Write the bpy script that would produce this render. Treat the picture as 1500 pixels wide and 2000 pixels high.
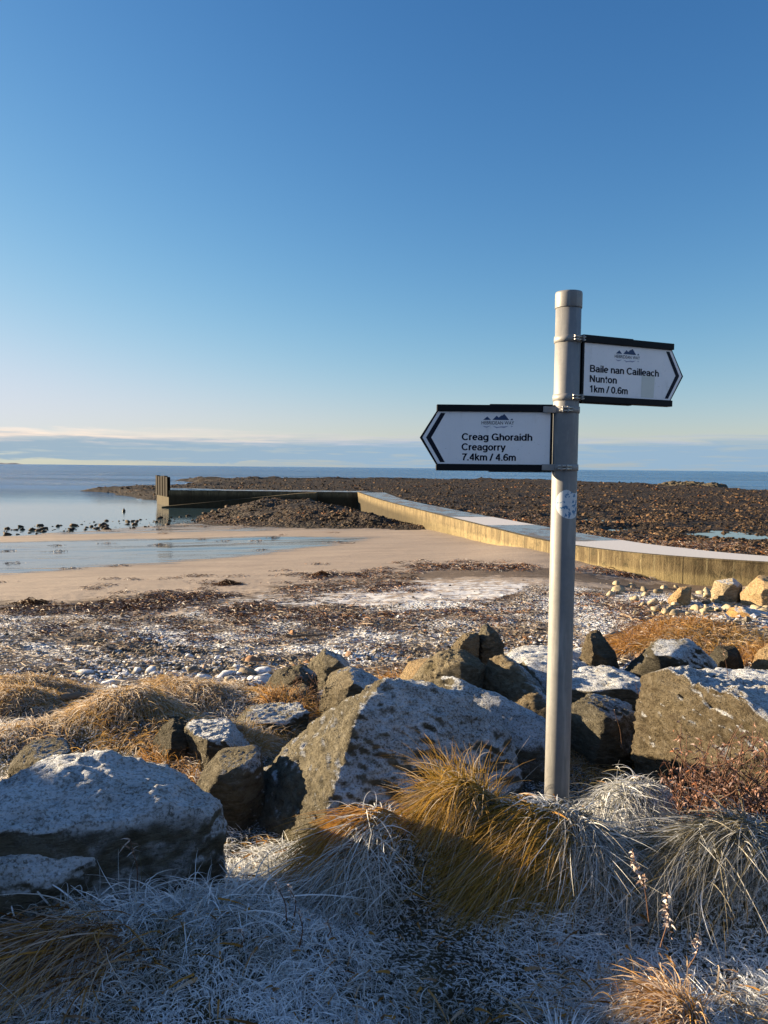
import bpy, bmesh, math, random
import numpy as np
from mathutils import Vector, Matrix
random.seed(7)
RNG = np.random.default_rng(11)
sc = bpy.context.scene
for o in list(bpy.data.objects): bpy.data.objects.remove(o)
COL = sc.collection

# ------------------------------------------------------------------ camera
EYE = np.array([0.0, 0.0, 5.0]); F_PX = 1450.0
PITCH = math.atan(86.5/F_PX); ROLL = math.atan(15/1500)
_f = np.array([0, math.cos(PITCH), -math.sin(PITCH)])
_u0 = np.array([0, math.sin(PITCH), math.cos(PITCH)]); _r0 = np.array([1.0, 0, 0])
_u = _u0*math.cos(ROLL) - _r0*math.sin(ROLL); _r = _r0*math.cos(ROLL) + _u0*math.sin(ROLL)
cam = bpy.data.cameras.new("camera"); cam_o = bpy.data.objects.new("camera", cam); COL.objects.link(cam_o)
cam.sensor_width = 36; cam.lens = F_PX/2000*36; cam.clip_start = 0.05; cam.clip_end = 120000
cam_o.matrix_world = Matrix(((_r[0], _u[0], -_f[0], 0), (_r[1], _u[1], -_f[1], 0), (_r[2], _u[2], -_f[2], 5.0), (0, 0, 0, 1)))
sc.camera = cam_o

# ------------------------------------------------------------------ light
SUN_EL = math.radians(11.5)
SUN_AZ = math.radians(-72.0)                # from +Y towards -X: low winter sun on the left, a little ahead
sun_dir = Vector((math.sin(SUN_AZ)*math.cos(SUN_EL), math.cos(SUN_AZ)*math.cos(SUN_EL), math.sin(SUN_EL)))
sun = bpy.data.lights.new("sun", 'SUN'); sun.energy = 4.6; sun.angle = math.radians(0.5); sun.color = (1.0, 0.78, 0.5)
sun_o = bpy.data.objects.new("sun", sun); COL.objects.link(sun_o)
sun_o.rotation_euler = sun_dir.to_track_quat('Z', 'Y').to_euler(); sun_o.location = (-30, 10, 30)
sc.view_settings.view_transform = 'Standard'; sc.view_settings.look = 'None'
sc.view_settings.gamma = 1.0; sc.view_settings.exposure = 2.12
try:
    sc.cycles.max_bounces = 6; sc.cycles.use_denoising = True
except Exception: pass

def add(nt, typ, ins=None, **props):
    n = nt.nodes.new(typ)
    for k, v in props.items(): setattr(n, k, v)
    for k, v in (ins or {}).items():
        s = n.inputs[k]
        if isinstance(v, bpy.types.NodeSocket): nt.links.new(v, s)
        elif isinstance(v, bpy.types.Node): nt.links.new(v.outputs[0], s)
        else: s.default_value = v
    return n
def mth(nt, op, a, b=None, c=None, clamp=False):
    ins = {0: a}
    if b is not None: ins[1] = b
    if c is not None: ins[2] = c
    return add(nt, 'ShaderNodeMath', ins, operation=op, use_clamp=clamp).outputs[0]
def sstep(nt, v, lo, hi):
    return add(nt, 'ShaderNodeMapRange', {'Value': v, 'From Min': lo, 'From Max': hi}, interpolation_type='SMOOTHSTEP').outputs[0]
def mixc(nt, f, a, b, mode='MIX'):
    n = add(nt, 'ShaderNodeMix', data_type='RGBA', blend_type=mode)
    for i, v in ((0, f), (6, a), (7, b)):
        s = n.inputs[i]
        if isinstance(v, bpy.types.NodeSocket): nt.links.new(v, s)
        else: s.default_value = v if i == 0 else (tuple(v)+(1,) if len(v) == 3 else v)
    return n.outputs[2]
def noise(nt, vec, scale, detail=4, rough=.55, dist=0.0):
    return add(nt, 'ShaderNodeTexNoise', {'Vector': vec, 'Scale': scale, 'Detail': detail, 'Roughness': rough, 'Distortion': dist}).outputs[0]
def mapping(nt, vec, scale=(1, 1, 1), rot=(0, 0, 0), loc=(0, 0, 0)):
    return add(nt, 'ShaderNodeMapping', {'Vector': vec, 'Scale': scale, 'Rotation': rot, 'Location': loc}).outputs[0]
def ramp(nt, f, stops):
    n = add(nt, 'ShaderNodeValToRGB', {'Fac': f}); e = n.color_ramp.elements
    while len(e) < len(stops): e.new(.5)
    for el, (p, c) in zip(e, stops):
        el.position = p; el.color = tuple(c)+(1,) if len(c) == 3 else c
    return n.outputs[0]

# ------------------------------------------------------------------ world: sky with a low bank of cloud on the sea horizon
w = bpy.data.worlds.new("World"); sc.world = w; w.use_nodes = True
nt = w.node_tree; nt.nodes.clear()
sky = add(nt, 'ShaderNodeTexSky', sky_type='NISHITA', sun_disc=False, sun_elevation=SUN_EL, sun_rotation=SUN_AZ,
          altitude=0, air_density=1.0, dust_density=0.3, ozone_density=2.2)
# deeper, cleaner blue than the model's default air: a crisp frosty morning
sp_ = add(nt, 'ShaderNodeSeparateColor', {0: sky})
def chan(i, k, g, a):
    x = mth(nt, 'MULTIPLY', mth(nt, 'POWER', mth(nt, 'MULTIPLY', sp_.outputs[i], .2757), g), k)
    d = mth(nt, 'POWER', mth(nt, 'ADD', 1.0, mth(nt, 'POWER', mth(nt, 'DIVIDE', x, a), 3.0)), 1/3)
    return mth(nt, 'MULTIPLY', mth(nt, 'DIVIDE', x, d), 1/.2757)
sky_c = add(nt, 'ShaderNodeCombineColor', {0: chan(0, .66, 1.53, .74), 1: chan(1, .64, 1.21, .80), 2: chan(2, .75, 1.03, .95)})
bg_sky = add(nt, 'ShaderNodeBackground', {'Color': sky_c.outputs[0], 'Strength': 0.064})
tc = add(nt, 'ShaderNodeTexCoord')
sep = add(nt, 'ShaderNodeSeparateXYZ', {0: tc.outputs['Generated']})
elev = sep.outputs[2]
n1 = noise(nt, mapping(nt, tc.outputs['Generated'], (6, 6, 85)), 1.0, 9, .62, .5)
n2 = noise(nt, mapping(nt, tc.outputs['Generated'], (2.2, 2.2, 9), loc=(3, 1, 0)), 1.0, 3)
n3 = noise(nt, mapping(nt, tc.outputs['Generated'], (13, 13, 230), loc=(7, 2, 5)), 1.0, 4)
# the top of the bank wanders with azimuth; streaks thin out above it
topv = mth(nt, 'MULTIPLY_ADD', n2, .018, .034)
wob = mth(nt, 'MULTIPLY_ADD', n1, .038, -.019)
e2 = mth(nt, 'ADD', elev, wob)
bank = mth(nt, 'SUBTRACT', 1.0, sstep(nt, mth(nt, 'SUBTRACT', e2, topv), -.010, .004))
left = sstep(nt, sep.outputs[0], .10, -.45)
gap = mth(nt, 'MAXIMUM', sstep(nt, e2, .002, .010), mth(nt, 'MULTIPLY_ADD', left, -.6, .85))     # paler strip right on the horizon
streak = mth(nt, 'MULTIPLY', sstep(nt, n3, .34, .60), .45)
hi = sstep(nt, mth(nt, 'ADD', e2, mth(nt, 'MULTIPLY_ADD', n3, .02, -.01)), .026, .046)
cl = mth(nt, 'MULTIPLY', mth(nt, 'MULTIPLY', bank, gap), mth(nt, 'ADD', streak, mth(nt, 'ADD', mth(nt, 'MULTIPLY_ADD', hi, -.36, .40), mth(nt, 'MULTIPLY', n1, .75))), clamp=True)
lit = mixc(nt, left, (.195, .203, .228), (.43, .335, .26))
ccol = mixc(nt, hi, mixc(nt, left, (.108, .158, .208), (.120, .160, .195)), lit)
bg_c = add(nt, 'ShaderNodeBackground', {'Color': ccol, 'Strength': 0.68})
# unseen broken cloud added behind the camera as bluish fill light
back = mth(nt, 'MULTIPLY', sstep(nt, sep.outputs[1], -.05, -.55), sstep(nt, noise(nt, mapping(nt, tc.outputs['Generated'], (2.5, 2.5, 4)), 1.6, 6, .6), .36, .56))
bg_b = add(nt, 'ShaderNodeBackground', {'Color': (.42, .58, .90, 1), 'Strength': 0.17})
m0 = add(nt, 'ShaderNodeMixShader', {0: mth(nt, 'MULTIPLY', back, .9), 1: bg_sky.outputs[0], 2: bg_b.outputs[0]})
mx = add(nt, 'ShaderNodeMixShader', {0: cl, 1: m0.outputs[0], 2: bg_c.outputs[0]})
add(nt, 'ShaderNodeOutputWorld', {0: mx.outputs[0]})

# ------------------------------------------------------------------ helpers
def ray(px, py):
    d = _f + (px-750)/F_PX*_r + (1000-py)/F_PX*_u
    return d
def at(px, py, Y):                       # the place seen at a pixel, Y metres ahead
    d = ray(px, py); return EYE + d*(Y/d[1])
def atz(px, py, z):                      # ... on a level plane
    d = ray(px, py); return EYE + d*((z-EYE[2])/d[2])

_G = np.array([[1,1,0],[-1,1,0],[1,-1,0],[-1,-1,0],[1,0,1],[-1,0,1],[1,0,-1],[-1,0,-1],[0,1,1],[0,-1,1],[0,1,-1],[0,-1,-1],[1,1,0],[-1,1,0],[0,-1,1],[0,-1,-1]], float)
def perlin(p, seed=0):
    p = np.asarray(p, float); i = np.floor(p).astype(np.int64); f = p-i
    u = f*f*f*(f*(f*6-15)+10); out = np.zeros(len(p))
    for dx in (0, 1):
        for dy in (0, 1):
            for dz in (0, 1):
                h = ((i[:,0]+dx)*73856093) ^ ((i[:,1]+dy)*19349663) ^ ((i[:,2]+dz)*83492791) ^ (seed*2654435761)
                h = (h ^ (h >> 13)) * 1274126177; h = (h ^ (h >> 16)) & 15
                g = _G[h]
                d = (g[:,0]*(f[:,0]-dx) + g[:,1]*(f[:,1]-dy) + g[:,2]*(f[:,2]-dz))
                wx = u[:,0] if dx else 1-u[:,0]; wy = u[:,1] if dy else 1-u[:,1]; wz = u[:,2] if dz else 1-u[:,2]
                out += d*wx*wy*wz
    return out
def fbm(p, octv=4, gain=.5, lac=2.03, seed=0):
    s = 0; a = 1; p = np.asarray(p, float)
    for k in range(octv):
        s = s + a*perlin(p, seed+k*17); p = p*lac; a *= gain
    return s
def ridged(p, octv=4, gain=.5, seed=0):
    s = 0; a = 1; p = np.asarray(p, float)
    for k in range(octv):
        s = s + a*(1-2*np.abs(perlin(p, seed+k*31))); p = p*2.1; a *= gain
    return s
def p2(x, y, s, z=0.0):
    x = np.asarray(x, float); return np.stack([x*s, np.asarray(y, float)*s, np.full_like(x, z)], 1)
def smooth(x, a, b):
    t = np.clip((x-a)/(b-a), 0, 1); return t*t*(3-2*t)

def tag(o, label=None, cat=None, group=None, kind=None):
    if label: o['label'] = label
    if cat: o['category'] = cat
    if group: o['group'] = group
    if kind: o['kind'] = kind
    return o
def link(name, me, mat=None, parent=None):
    o = bpy.data.objects.new(name, me); COL.objects.link(o)
    if mat is not None and len(me.materials) == 0: me.materials.append(mat)
    if parent is not None: o.parent = parent
    return o
def empty(name, loc=(0, 0, 0), label=None, cat=None, group=None):
    o = bpy.data.objects.new(name, None); COL.objects.link(o); o.location = loc; o.empty_display_size = .1
    return tag(o, label, cat, group)
def mesh_np(name, V, Fc, col=None, smooth_sh=True, uv=None):
    V = np.asarray(V, np.float32); Fc = np.asarray(Fc, np.int32); k = Fc.shape[1]
    me = bpy.data.meshes.new(name)
    me.vertices.add(len(V)); me.vertices.foreach_set('co', V.ravel())
    me.loops.add(Fc.size); me.loops.foreach_set('vertex_index', Fc.ravel())
    me.polygons.add(len(Fc)); me.polygons.foreach_set('loop_start', np.arange(0, Fc.size, k, dtype=np.int32))
    try: me.polygons.foreach_set('loop_total', np.full(len(Fc), k, dtype=np.int32))
    except Exception: pass
    me.polygons.foreach_set('use_smooth', np.full(len(Fc), smooth_sh, dtype=bool))
    if col is not None:
        a = me.color_attributes.new('mask', 'FLOAT_COLOR', 'POINT')
        c = np.ones((len(V), 4), np.float32); c[:, :col.shape[1]] = col
        a.data.foreach_set('color', c.ravel())
    me.update(calc_edges=True); me.validate()
    return me
def mat_new(name):
    m = bpy.data.materials.new(name); m.use_nodes = True; nt = m.node_tree; nt.nodes.clear()
    out = add(nt, 'ShaderNodeOutputMaterial'); b = add(nt, 'ShaderNodeBsdfPrincipled')
    nt.links.new(b.outputs[0], out.inputs[0]); return m, nt, b
def setp(nt, b, **k):
    for key, v in k.items():
        s = b.inputs[key.replace('_', ' ')]
        if isinstance(v, bpy.types.NodeSocket): nt.links.new(v, s)
        else: s.default_value = tuple(v)+(1,) if isinstance(v, tuple) and len(v) == 3 else v
def bump(nt, h, strength, dist, normal=None):
    ins = {'Height': h, 'Strength': strength, 'Distance': dist}
    if normal is not None: ins['Normal'] = normal
    return add(nt, 'ShaderNodeBump', ins).outputs[0]
def attr(nt, name='mask'):
    a = add(nt, 'ShaderNodeAttribute', attribute_name=name)
    s = add(nt, 'ShaderNodeSeparateColor', {0: a.outputs['Color']})
    return s.outputs[0], s.outputs[1], s.outputs[2]
def wpos(nt): return add(nt, 'ShaderNodeNewGeometry').outputs['Position']
def opos(nt): return add(nt, 'ShaderNodeTexCoord').outputs['Object']

# ------------------------------------------------------------------ the lie of the land (water level z = 0)
PIER_F = np.array([(30, 21.4), (20, 22.2), (15.5, 22.9), (12.4, 24.0), (9.3, 25.9), (7.6, 28.2), (6.5, 31.0), (5.1, 38.6), (3.1, 49), (-0.45, 68), (-3.2, 89)])
DECK_Z = 2.0
REEF = np.array([(-61,147),(-45,123),(-33,107),(-24,93.5),(-3.0,91.5),(-2.0,89),(0.6,68),(4.1,49.3),(6.1,38.9),(7.5,31.4),(8.6,28.8),(10,26.8),(13,25),(16,24),(20,23.3),(30,22.5),
                 (300,20),(300,120),(150,150),(89,172),(84,186),(77,206),(69,262),(51,300),(10,285),(-30,268),(-71,250),(-52,213),(-42,190),(-47,176),(-52,166)], float)
def seg_dist(x, y, A, B):
    d = B-A; t = np.clip(((x-A[0])*d[0]+(y-A[1])*d[1])/(d@d), 0, 1)
    return np.hypot(x-A[0]-t*d[0], y-A[1]-t*d[1])
def poly_sd(x, y, P):
    inside = np.zeros(len(x), bool); D = np.full(len(x), 1e9); n = len(P)
    for i in range(n):
        A, B = P[i], P[(i+1) % n]; D = np.minimum(D, seg_dist(x, y, A, B))
        c = ((A[1] > y) != (B[1] > y)) & (x < (B[0]-A[0])*(y-A[1])/(B[1]-A[1]+1e-12)+A[0]); inside ^= c
    return np.where(inside, D, -D)
def line_dist(x, y, P):
    D = np.full(len(x), 1e9)
    for i in range(len(P)-1): D = np.minimum(D, seg_dist(x, y, P[i], P[i+1]))
    return D
_BY = np.array([-100,-20,-5,0,1.6,2.2,2.7,3.4,4.5,6.2,7.5,9,12,16,20,24,200.])
_BZ = np.array([9,5.0,3.9,3.5,3.5,3.5,3.42,3.22,3.14,2.88,2.58,2.18,1.78,1.38,1.02,.6,-24])
def bankz(Y):
    return sum(np.interp(Y+d, _BY, _BZ) for d in (-.35, -.15, 0, .15, .35))/5
MOUND = np.array([(-19.5,76),(-12,83),(-3.5,86),(-1.6,72),(0.5,61),(2.6,51),(-2,53),(-7,56),(-13,61),(-17,68)], float)
BUMPS = []       # (x, y, radius_x, radius_y, height) hummocks and hollows
def shift_r(x): return 3.0*smooth(x, 1.2, 7)
def terrain(x, y):
    x = np.asarray(x, float); y = np.asarray(y, float)
    B = bankz(y-shift_r(x))
    S = np.maximum(1.8-.02*y+.03*np.clip(x, -60, 14), -2.2)
    S = S-.55*np.exp(-((x-10.5)/3.5)**2-((y-24)/3.5)**2)+.2*np.exp(-((x-6)/2)**2-((y-31)/4)**2)
    k = .12; h = np.maximum(B, S)+k*np.exp(-np.abs(B-S)/k)*.5
    r = np.hypot(x, y)
    near = smooth(r, 30, 12)
    h = h+near*(.05*fbm(p2(x, y, 1.1), 4, seed=3)+.03*fbm(p2(x, y, 4.0), 3, seed=5)*smooth(y, 7, 9))
    sandy = smooth(y, 18, 24)*smooth(y, 80, 50)
    h = h+sandy*(.05*fbm(p2(x*.25, y, .35), 3, seed=9)+.008*fbm(p2(x*.3, y, 2.2), 2, seed=4))
    # unseen turf rise added on the left, shaped to shade the foreground
    rid = np.exp(-((x+9.5)/2.4)**2)*smooth(y, 5.8, 5.12)*smooth(y, -14, -6)
    h = h+rid*(2.75+.25*fbm(p2(x, y, 1.6), 3, seed=8)-.5*smooth(y, 4, 0))
    # stony mound in the angle of the pier
    m = smooth(r, 40, 46) > 0
    if m.any():
        xs, ys = x[m], y[m]
        sd = poly_sd(xs, ys, MOUND)
        mz = np.clip(sd+.6, 0, 6)*.22*(1-.0*ys)+.3*fbm(p2(xs, ys, .35), 3, seed=21)*smooth(sd, -1, 2)
        mz = mz+.45*np.exp(-((xs+11.5)/3.2)**2-((ys-76)/4.5)**2)
        hm = h[m]; hm = np.where(sd > -1, np.maximum(hm, np.minimum(hm+mz, 1.75)), hm); h[m] = hm
    # the reef
    m = (y > 18) & (r > 22)
    if m.any():
        xs, ys = x[m], y[m]
        sd = poly_sd(xs, ys, REEF)+3.5*fbm(p2(xs, ys, .07), 3, seed=33)*smooth(line_dist(xs, ys, PIER_F), 3, 14)*smooth(np.hypot(xs+13, ys-92), 4, 20)
        pd = line_dist(xs, ys, np.vstack([PIER_F, [[-25, 91]]]))
        kk = 2.5+(.14-2.5)*smooth(pd, 2, 9)
        cap = np.interp(ys, [22,30,40,65,100,180,300], [1.80,1.66,1.42,1.1,.75,.7,.75])
        hr = np.minimum(cap, sd*kk)+smooth(sd, -.5, 3)*smooth(pd, 1.5, 5)*(.28*fbm(p2(xs, ys, .11), 3, seed=41)+.16*fbm(p2(xs, ys, .6), 4, .6, seed=44)*smooth(ys,30,60))
        # rough outer rim of bigger rocks facing the open sea
        rim = smooth(sd, 0, 3)*smooth(sd, 14, 7)*smooth(ys, 150, 190)
        hr = hr+rim*(.35+.7*np.maximum(0, fbm(p2(xs, ys, .12), 3, seed=51)))
        hm = h[m]; h[m] = np.where(sd > -6, np.maximum(hm*(1-smooth(sd,-1,1))-3*smooth(sd,-1,1), np.maximum(hr, -2.2)), hm)
        h[m] = np.where(sd <= -6, hm, h[m])
    for bx, by, rx, ry, hh in BUMPS:
        h = h+hh*np.exp(-((x-bx)/rx)**2-((y-by)/ry)**2)
    return h
def gz(x, y): return float(terrain(np.array([x]), np.array([y]))[0])
def land(px, py):                        # first place on the land seen at a pixel
    d = ray(px, py); t = np.geomspace(1.2, 300, 1500)
    P = EYE+d[None]*t[:, None]; z = terrain(P[:, 0], P[:, 1]); k = np.argmax(P[:, 2] < np.maximum(z, 0)); return P[k] if k else P[-1]
# ------------------------------------------------------------------ materials of the ground
def frost_col(nt): return (.72, .77, .84)
def m_bank():
    m, nt, b = mat_new("frosty turf soil"); P = wpos(nt)
    c = ramp(nt, noise(nt, P, 9, 6, .65), [(.3, (.018, .014, .008)), (.55, (.05, .042, .02)), (.75, (.10, .085, .05))])
    n = noise(nt, P, 70, 4, .7); f = sstep(nt, n, .50, .66)
    c = mixc(nt, mth(nt, 'MULTIPLY', f, .8), c, frost_col(nt))
    setp(nt, b, Base_Color=c, Roughness=.9, Specular_IOR_Level=.15, Normal=bump(nt, n, .8, .02)); return m
def m_shingle():
    m, nt, b = mat_new("frosted shingle"); P = wpos(nt); r, g, bl = attr(nt)
    v = add(nt, 'ShaderNodeTexVoronoi', {'Vector': P, 'Scale': 13.0}); v2 = add(nt, 'ShaderNodeTexVoronoi', {'Vector': P, 'Scale': 30.0})
    c = ramp(nt, v.outputs['Color'], [(.0, (.045, .036, .03)), (.4, (.13, .105, .085)), (.7, (.20, .145, .10)), (1, (.12, .065, .030))])
    c = mixc(nt, sstep(nt, noise(nt, P, 2.2, 5, .7), .52, .62), c, (.045, .022, .010))
    fr = sstep(nt, mth(nt, 'ADD', noise(nt, P, 16, 5, .75), mth(nt, 'MULTIPLY_ADD', r, .42, -.15)), .47, .60)
    c = mixc(nt, mth(nt, 'MULTIPLY', fr, .8), c, frost_col(nt))
    h = mth(nt, 'ADD', mth(nt, 'MULTIPLY', v.outputs['Distance'], -1), mth(nt, 'MULTIPLY', v2.outputs['Distance'], -.5))
    setp(nt, b, Base_Color=c, Roughness=.85, Specular_IOR_Level=.2, Normal=bump(nt, h, 1.0, .06)); return m
def m_sand():
    m, nt, b = mat_new("wet and dry sand"); P = wpos(nt); wet, fr, weed = attr(nt)
    big = noise(nt, mapping(nt, P, (.25, 1, 1), (0, 0, .12)), .9, 5, .6)
    st = noise(nt, mapping(nt, P, (.10, 1.0, 1), (0, 0, .10)), 2.6, 6, .62)
    c = ramp(nt, big, [(.3, (.225, .178, .145)), (.7, (.31, .25, .20))])
    c = mixc(nt, mth(nt, 'MULTIPLY', sstep(nt, noise(nt, P, 14, 6, .7), .5, .75), .3), c, (.13, .09, .06))
    wm = mth(nt, 'MULTIPLY', sstep(nt, wet, .02, .5), sstep(nt, mth(nt, 'ADD', st, mth(nt, 'MULTIPLY_ADD', wet, .34, -.25)), .41, .48))
    c = mixc(nt, sstep(nt, wet, .0, .9), c, mixc(nt, .4, c, (.08, .058, .045)))
    c = mixc(nt, wm, c, (.05, .046, .042))
    sp = noise(nt, mapping(nt, P, (.5, 1, 1)), 3.0, 7, .75)
    wd = sstep(nt, mth(nt, 'ADD', sp, mth(nt, 'MULTIPLY', weed, .35)), .66, .74)
    c = mixc(nt, mth(nt, 'MULTIPLY', wd, .85), c, (.06, .035, .018))
    fn = noise(nt, mapping(nt, P, (.45, 1, 1)), 4.5, 7, .75)
    fm = mth(nt, 'MULTIPLY', sstep(nt, mth(nt, 'ADD', fn, mth(nt, 'MULTIPLY', fr, .12)), .54, .66), sstep(nt, fr, .05, .3))
    c = mixc(nt, mth(nt, 'MULTIPLY', fm, .62), c, frost_col(nt))
    rp = mth(nt, 'ADD', noise(nt, mapping(nt, P, (.16, 1, 1), (0, 0, .12)), 7.0, 5, .65), mth(nt, 'MULTIPLY', noise(nt, mapping(nt, P, (.12, 1, 1), (0, 0, .10)), 1.3, 4, .6), 2.0))
    bs = mth(nt, 'MULTIPLY_ADD', wm, -.46, .5)
    ro = mth(nt, 'MULTIPLY_ADD', wm, -.73, .85)
    setp(nt, b, Base_Color=c, Roughness=ro, Normal=bump(nt, mth(nt, 'ADD', rp, mth(nt, 'MULTIPLY', noise(nt, P, 60, 3), .25)), bs, .05)); return m
def m_reef():
    m, nt, b = mat_new("weedy stony reef"); P = wpos(nt); r, g, bl = attr(nt)
    v = add(nt, 'ShaderNodeTexVoronoi', {'Vector': P, 'Scale': 2.6}); v2 = add(nt, 'ShaderNodeTexVoronoi', {'Vector': P, 'Scale': 7.0})
    c = ramp(nt, v.outputs['Color'], [(0, (.012, .007, .004)), (.45, (.030, .017, .009)), (.8, (.058, .036, .020)), (1, (.10, .066, .040))])
    c = mixc(nt, sstep(nt, noise(nt, P, .5, 5, .65), .45, .65), c, (.028, .020, .009))
    c = mixc(nt, mth(nt, 'MULTIPLY', sstep(nt, v2.outputs['Distance'], .3, .6), .7), c, (.012, .009, .006))
    fr = sstep(nt, mth(nt, 'ADD', noise(nt, P, 5, 6, .75), mth(nt, 'MULTIPLY_ADD', g, .45, -.32)), .42, .55)
    c = mixc(nt, mth(nt, 'MULTIPLY', fr, .7), c, frost_col(nt))
    h = mth(nt, 'ADD', mth(nt, 'MULTIPLY', v.outputs['Distance'], -1), mth(nt, 'MULTIPLY', v2.outputs['Distance'], -.4))
    setp(nt, b, Base_Color=c, Roughness=.75, Specular_IOR_Level=.2, Normal=bump(nt, h, 1.0, .25)); return m
M_BANK, M_SHING, M_SAND, M_REEF = m_bank(), m_shingle(), m_sand(), m_reef()

# ------------------------------------------------------------------ hummocks under the grass near the post (x, y, rx, ry, height)
def hummock(px, py, Y, rx, ry, hh):
    p = at(px, py, Y); BUMPS.append((p[0], p[1], rx, ry, hh)); return p
BUMPS += [(-.02, 2.62, .19, .13, .33), (.30, 2.78, .20, .15, .36), (.62, 2.63, .27, .18, .36), (1.05, 3.0, .32, .20, .38), (1.25, 2.5, .36, .18, .34),
          (-.88, 2.06, .50, .26, .20), (-.40, 2.30, .3, .2, .06), (.75, 1.9, .16, .12, .06)]
for k in range(40):
    by = 4.7+3.0*RNG.random(); BUMPS.append((-by*(.14+.46*RNG.random()), by, .30+.3*RNG.random(), .25+.2*RNG.random(), .03+.08*RNG.random()))
BUMPS += [(4.5, 11.0, 1.6, .9, .55), (3.6, 10.0, 1.2, .7, .25), (6.2, 12.2, 1.6, 1.0, .5)]

# shallow pools left by the tide behind the pier
POOLS = []
for px, py, ra, rb in ((1392, 1043, 1.5, 1.0), (1425, 1036, 1.3, .6), (1478, 1046, 2.2, .8), (1245, 1029, 1.0, .6), (1205, 1031, .8, .5), (1165, 1012, 1.2, .7), (1300, 1036, .7, .4), (1110, 1003, 1.3, .7), (1480, 1036, 1.6, .5)):
    q = land(px, py); POOLS.append((q[0], q[1], ra*1.0, rb*1.9, q[2])); BUMPS.append((q[0], q[1], ra*1.0, rb*2.2, -.42))
# ------------------------------------------------------------------ one ground sheet, shared out between its kinds of surface
fine = np.radians(np.arange(-33, 33.01, .11)); coarse = np.radians(np.arange(36, 325, 3.0))
TH = np.concatenate([fine, coarse]); R1 = np.exp(np.arange(math.log(.55), math.log(360), .0075)); R2 = np.geomspace(380, 60000, 26)
RR = np.concatenate([[.05, .25], R1, R2]); nT, nR = len(TH), len(RR)
X = (RR[:, None]*np.sin(TH)[None]).ravel(); Y = (RR[:, None]*np.cos(TH)[None]).ravel()
Z = terrain(X, Y)
far = np.hypot(X, Y) > 2500; Z[far] = -3.0
V = np.stack([X, Y, Z], 1)
ii, jj = np.meshgrid(np.arange(nR-1), np.arange(nT), indexing='ij'); j2 = (jj+1) % nT
FQ = np.stack([ii*nT+jj, ii*nT+j2, (ii+1)*nT+j2, (ii+1)*nT+jj], -1).reshape(-1, 4)[:, ::-1]
fx, fy, fz = X[FQ].mean(1), Y[FQ].mean(1), Z[FQ].mean(1)
ys = fy-shift_r(fx)
wob1 = .9*fbm(p2(fx, fy, .5), 4, seed=71); wob2 = 2.2*fbm(p2(fx, fy*1.0, .28), 4, seed=77)
reg = np.full(len(FQ), 2)                                   # sand and sea bed
reg[ys < 19.0+wob2*.8+.9*np.clip((fx+2)/8, -1, 1)] = 1     # shingle
reg[ys < 7.7+wob1*.6] = 0                                   # turf bank
sdm = poly_sd(fx, fy, MOUND); sdr = poly_sd(fx, fy, REEF)
reg[(sdr > -1.0+.5*wob1*smooth(fy, 60, 120)) & (fy > 18)] = 3
reg[sdm > -1.2+wob1] = 3
reg[np.hypot(fx, fy) > 700] = 2
WET = np.array([(-16,26.8),(-26,45.5),(-16,47),(-7,46),(0.2,43.8),(-1.4,39.5),(-7.7,31.5)], float)
vy = Y-shift_r(X)
wet = np.clip(smooth(poly_sd(X, Y, WET), -1.6, 2.4)+smooth(Y, 46, 55)*.6, 0, 1)
patch = .9*np.exp(-((X-1.2)/3.6)**2-((Y-21.0)/2.6)**2)+.8*np.exp(-((X-3.4)/2.2)**2-((Y-21.5)/1.6)**2)+.7*np.exp(-((X+2.5)/3.5)**2-((Y-19.5)/1.5)**2)
weed = np.exp(-((Y-24.2-.12*X-1.2*np.sin(X*.5))/1.6)**2)*smooth(X, -6, -1)+.9*np.exp(-((Y-20.5-.6*np.sin(X*.9+1))/1.3)**2)*smooth(X, 1, -3)
frS = smooth(vy, 20.5, 10)*.9
frR = np.clip(smooth(line_dist(X, Y, PIER_F), 9, 3)*smooth(Y, 48, 30)*1.0, 0, 1)
cols = {0: None, 1: np.stack([.35+.5*fbm(p2(X, Y, .5), 3, seed=91), 0*X, 0*X], 1), 2: np.stack([wet, np.clip(patch, 0, 1), np.clip(weed, 0, 1)], 1), 3: np.stack([0*X, frR, 0*X], 1)}
for k, (nm, mt) in enumerate((("turf_bank", M_BANK), ("shingle_beach", M_SHING), ("sand_beach", M_SAND), ("rocky_reef", M_REEF))):
    fs = FQ[reg == k]; used, inv = np.unique(fs, return_inverse=True)
    c = None if cols[k] is None else cols[k][used]
    tag(link(nm, mesh_np(nm, V[used], inv.reshape(fs.shape), c), mt), kind='structure')

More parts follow.
